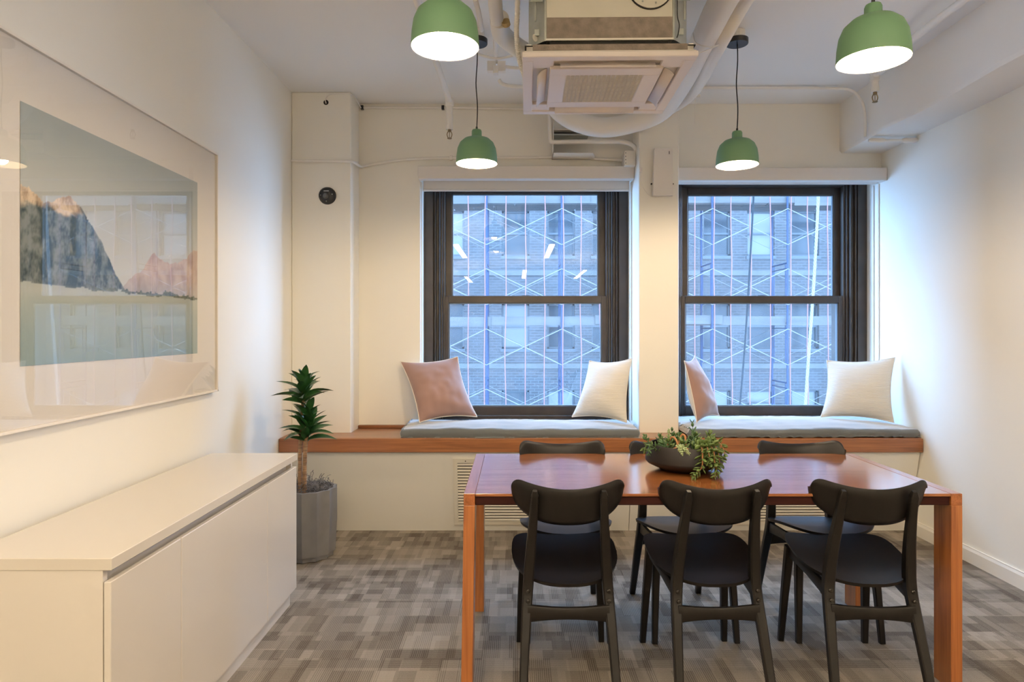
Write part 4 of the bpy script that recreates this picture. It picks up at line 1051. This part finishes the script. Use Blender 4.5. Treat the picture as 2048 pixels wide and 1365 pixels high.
# wall built as piers and spandrels so that every window is a real opening
edges = sorted(WC); xs0, xs1 = -13.0, 17.0
prev = xs0
for xc in edges + [None]:
    nx_ = xs1 if xc is None else xc - WW / 2
    wl_.box(prev, nx_, 0, .35, 0, BZ1 - BZ0); prev = None if xc is None else xc + WW / 2
rs = sorted(rows)
for xc in edges:
    pz = BZ0
    for z in rs + [None]:
        top = BZ1 if z is None else z
        wl_.box(xc - WW / 2, xc + WW / 2, 0, .35, pz + 10, top + 10); pz = None if z is None else z + WH
wl_.build('brick_wall', 'brick', bld)
fm = None; rd = random.Random(5)
for r_i, z in enumerate(rs):
    for c_i, xc in enumerate(edges):
        vis = -.8 <= xc + 3 and z > -3 and z < 7
        if fm is None:
            f = MB(); hw, t_ = WW / 2, .055
            f.box(-hw, -hw + t_, 0, .08, 0, WH); f.box(hw - t_, hw, 0, .08, 0, WH); f.box(-hw, hw, 0, .08, 0, t_); f.box(-hw, hw, 0, .08, WH - t_, WH); f.box(-hw, hw, -.02, .06, WH * .5 - .03, WH * .5 + .03)
            f.box(-hw - .04, hw + .04, -.16, .05, -.10, 0)
            fo = f.build('window_frame', 'farframe', bld); fm = fo.data
            g = MB().box(-hw + t_, hw - t_, .05, .06, t_, WH - t_); go = g.build('pane', 'farglass', fo); gm = go.data
            gm2 = gm.copy(); gm2.materials.clear(); gm2.materials.append(M['farglassl'])
        else:
            fo = bpy.data.objects.new('window_frame', fm); COL.objects.link(fo); fo.parent = bld
            go = bpy.data.objects.new('pane', gm if rd.random() < .6 else gm2); COL.objects.link(go); go.parent = fo
        fo.location = (xc, .12, z + 10)
bl = MB()
for zz in [r - .62 for r in rs]: bl.box(xs0, xs1, -.05, .0, zz + 10, zz + 10.16)
bl.box(xs0, xs1, -.35, .0, 22.6, 23.0)
bl.build('stone_band', 'stone', bld)
# one pale ac sleeve in a lower window
MB().box(7.35, 8.08, -.25, .1, rows[5] + 10 + .55, rows[5] + 10 + 1.02, bev=.02).build('window_air_unit', 'farsash', bld)

YS = 18.56; S1 = F / YS; DEP = 1.10; BAY = 150.5 / S1; X0 = (973 - 1031) / S1; TIER = 120.3 / S1; ZT0 = CAMH + (660 - 418) / S1
sca = thing('scaffold', 'blue pipe scaffold with white cross braces and wood decks outside', 'scaffold', (X0, YS, -10))
SO = Vector((X0, YS, -10))
def sc(mb, name, mat, parent=sca):
    for v in mb.bm.verts: v.co -= SO
    return mb.build(name, mat, parent)
bays = range(-3, 8); tiers = range(-3, 6)
zs0, zs1 = -10, 9.6
sm_ = None
for i in list(bays) + [8]:
    for d in (0, DEP):
        if sm_ is None:
            o = MB().cyl((0, 0, 0), (0, 0, zs1 - zs0), .030, n=8).build('standard', 'blue', sca); sm_ = o.data
        else:
            o = bpy.data.objects.new('standard', sm_); COL.objects.link(o); o.parent = sca
        o.location = (i * BAY, d, 0)
bm1 = bm2 = None
for i in bays:
    for k in tiers:
        zt_ = ZT0 - k * TIER + (.0) - SO.z
        for d, rr in ((-.03, .0125), (DEP + .03, .009)):
            for sg in (1, -1):
                if sg == 1: a, b = (0, 0, 0), (BAY, 0, -72.0 / S1)
                else: a, b = (0, 0, -72.0 / S1), (BAY, 0, 0)
                key = (d > 0, sg)
                if key not in KIDS:
                    o = MB().cyl(a, b, rr, n=5).build('brace', 'galv', sca); KIDS[key] = o.data
                else:
                    o = bpy.data.objects.new('brace', KIDS[key]); COL.objects.link(o); o.parent = sca
                o.location = (i * BAY, d, zt_)
hm = None
for i in list(bays) + [8]:                                          # ladder-like frame heads between front and rear standards
    for k in tiers:
        zt_ = ZT0 - k * TIER - SO.z
        if k % 2 == 0 and k < 2: continue
        if hm is None:
            h = MB(); h.cyl((0, 0, .17), (0, DEP, .17), .022, n=6); h.cyl((0, .0, .02), (0, DEP, .02), .016, n=6); h.cyl((0, .14, -1.0), (0, .14, .17), .016, n=6); h.cyl((0, DEP - .14, -1.0), (0, DEP - .14, .17), .016, n=6); 
            o = h.build('frame_head', 'blue', sca); hm = o.data
        else:
            o = bpy.data.objects.new('frame_head', hm); COL.objects.link(o); o.parent = sca
        o.location = (i * BAY, 0, zt_)
rd = random.Random(11)
for (ya, yb) in ((390, 407), (632, 650), (875, 890)):
    zt_, zb_ = CAMH + (660 - ya) / S1, CAMH + (660 - yb) / S1
    x = -7.2
    while x < 17:
        Lp = rd.uniform(2.6, 3.4); dz = rd.uniform(-.05, .03)
        sc(MB().box(x, x + Lp + .25, YS + .03 + rd.uniform(0, .05), YS + .07 + rd.uniform(0, .01), zb_ + dz, zt_ + dz), 'toe_board', 'plank'); x += Lp
    for q in range(4):
        x = -7.2 - q * .6
        while x < 17:
            sc(MB().box(x, x + 3.55, YS + .10 + q * .25, YS + .335 + q * .25, zb_ - .01, zb_ + .035), 'deck_plank', 'soffit'); x += 3.6
# pink tie cords down the face of the scaffold
rd = random.Random(2); n_ = [0, 0]; ORD = ['first', 'second', 'third', 'fourth', 'fifth', 'sixth', 'seventh', 'eighth', 'ninth']
for xp in (937, 970.6, 1011, 1050.5, 1089, 1126, 1161, 1200, 1238, 1276, 1314, 1352, 1389, 1427, 1461, 1499, 1538, 1578, 1613, 1653):
    x = (xp - 1031) / S1
    pts = [(x + rd.uniform(-.025, .025) + (-.05 if k == 12 else 0), YS - .09, -8.0 + 1.25 * k) for k in range(14)]
    P = smooth_path(pts, 4)
    lab = 'pink cord on the scaffold, hidden behind the pier between the windows'
    for q, (a, b, nm) in enumerate(((900, 1190, 'left'), (1370, 1670, 'right'))):
        if a < xp < b: lab = '%s thin pink cord from the left, seen through the %s window' % (ORD[n_[q]], nm); n_[q] += 1
    tag(MB().tube([p - P[0] for p in P], .017, 5).build('tie_cord', 'pinkcord', loc=None), lab, 'cord', 'pink cords on the scaffold').location = P[0]
# rope and hose that hang nearer, in front of the right window
a, b = px(1640, 300, 12.0), px(1608, 900, 12.0)
t = thing('rope', 'thick white twisted rope hanging outside the right window', 'rope', b)
for ph in (0, 1, 2):
    P = []
    for i in range(161):
        k = i / 160; c = a.lerp(b, k) - b + Vector((.02 * math.sin(k * 5), 0, 0)); an = k * 2 * math.pi * 26 + ph * 2.094
        P.append(c + Vector((math.cos(an) * .014, math.sin(an) * .014, 0)))
    MB().tube(P, .015, 6).build('strand', 'rope', t, smooth=True)
a, b = px(1512, 300, 14.0), px(1472, 900, 14.0)
tag(MB().tube([p - b for p in smooth_path([a, a.lerp(b, .33) + Vector((.03, 0, 0)), a.lerp(b, .66) + Vector((.04, 0, 0)), b], 8)], .020, 8).build('hose', 'hose', smooth=True), 'dark hose hanging slanted outside the right window', 'hose').location = b
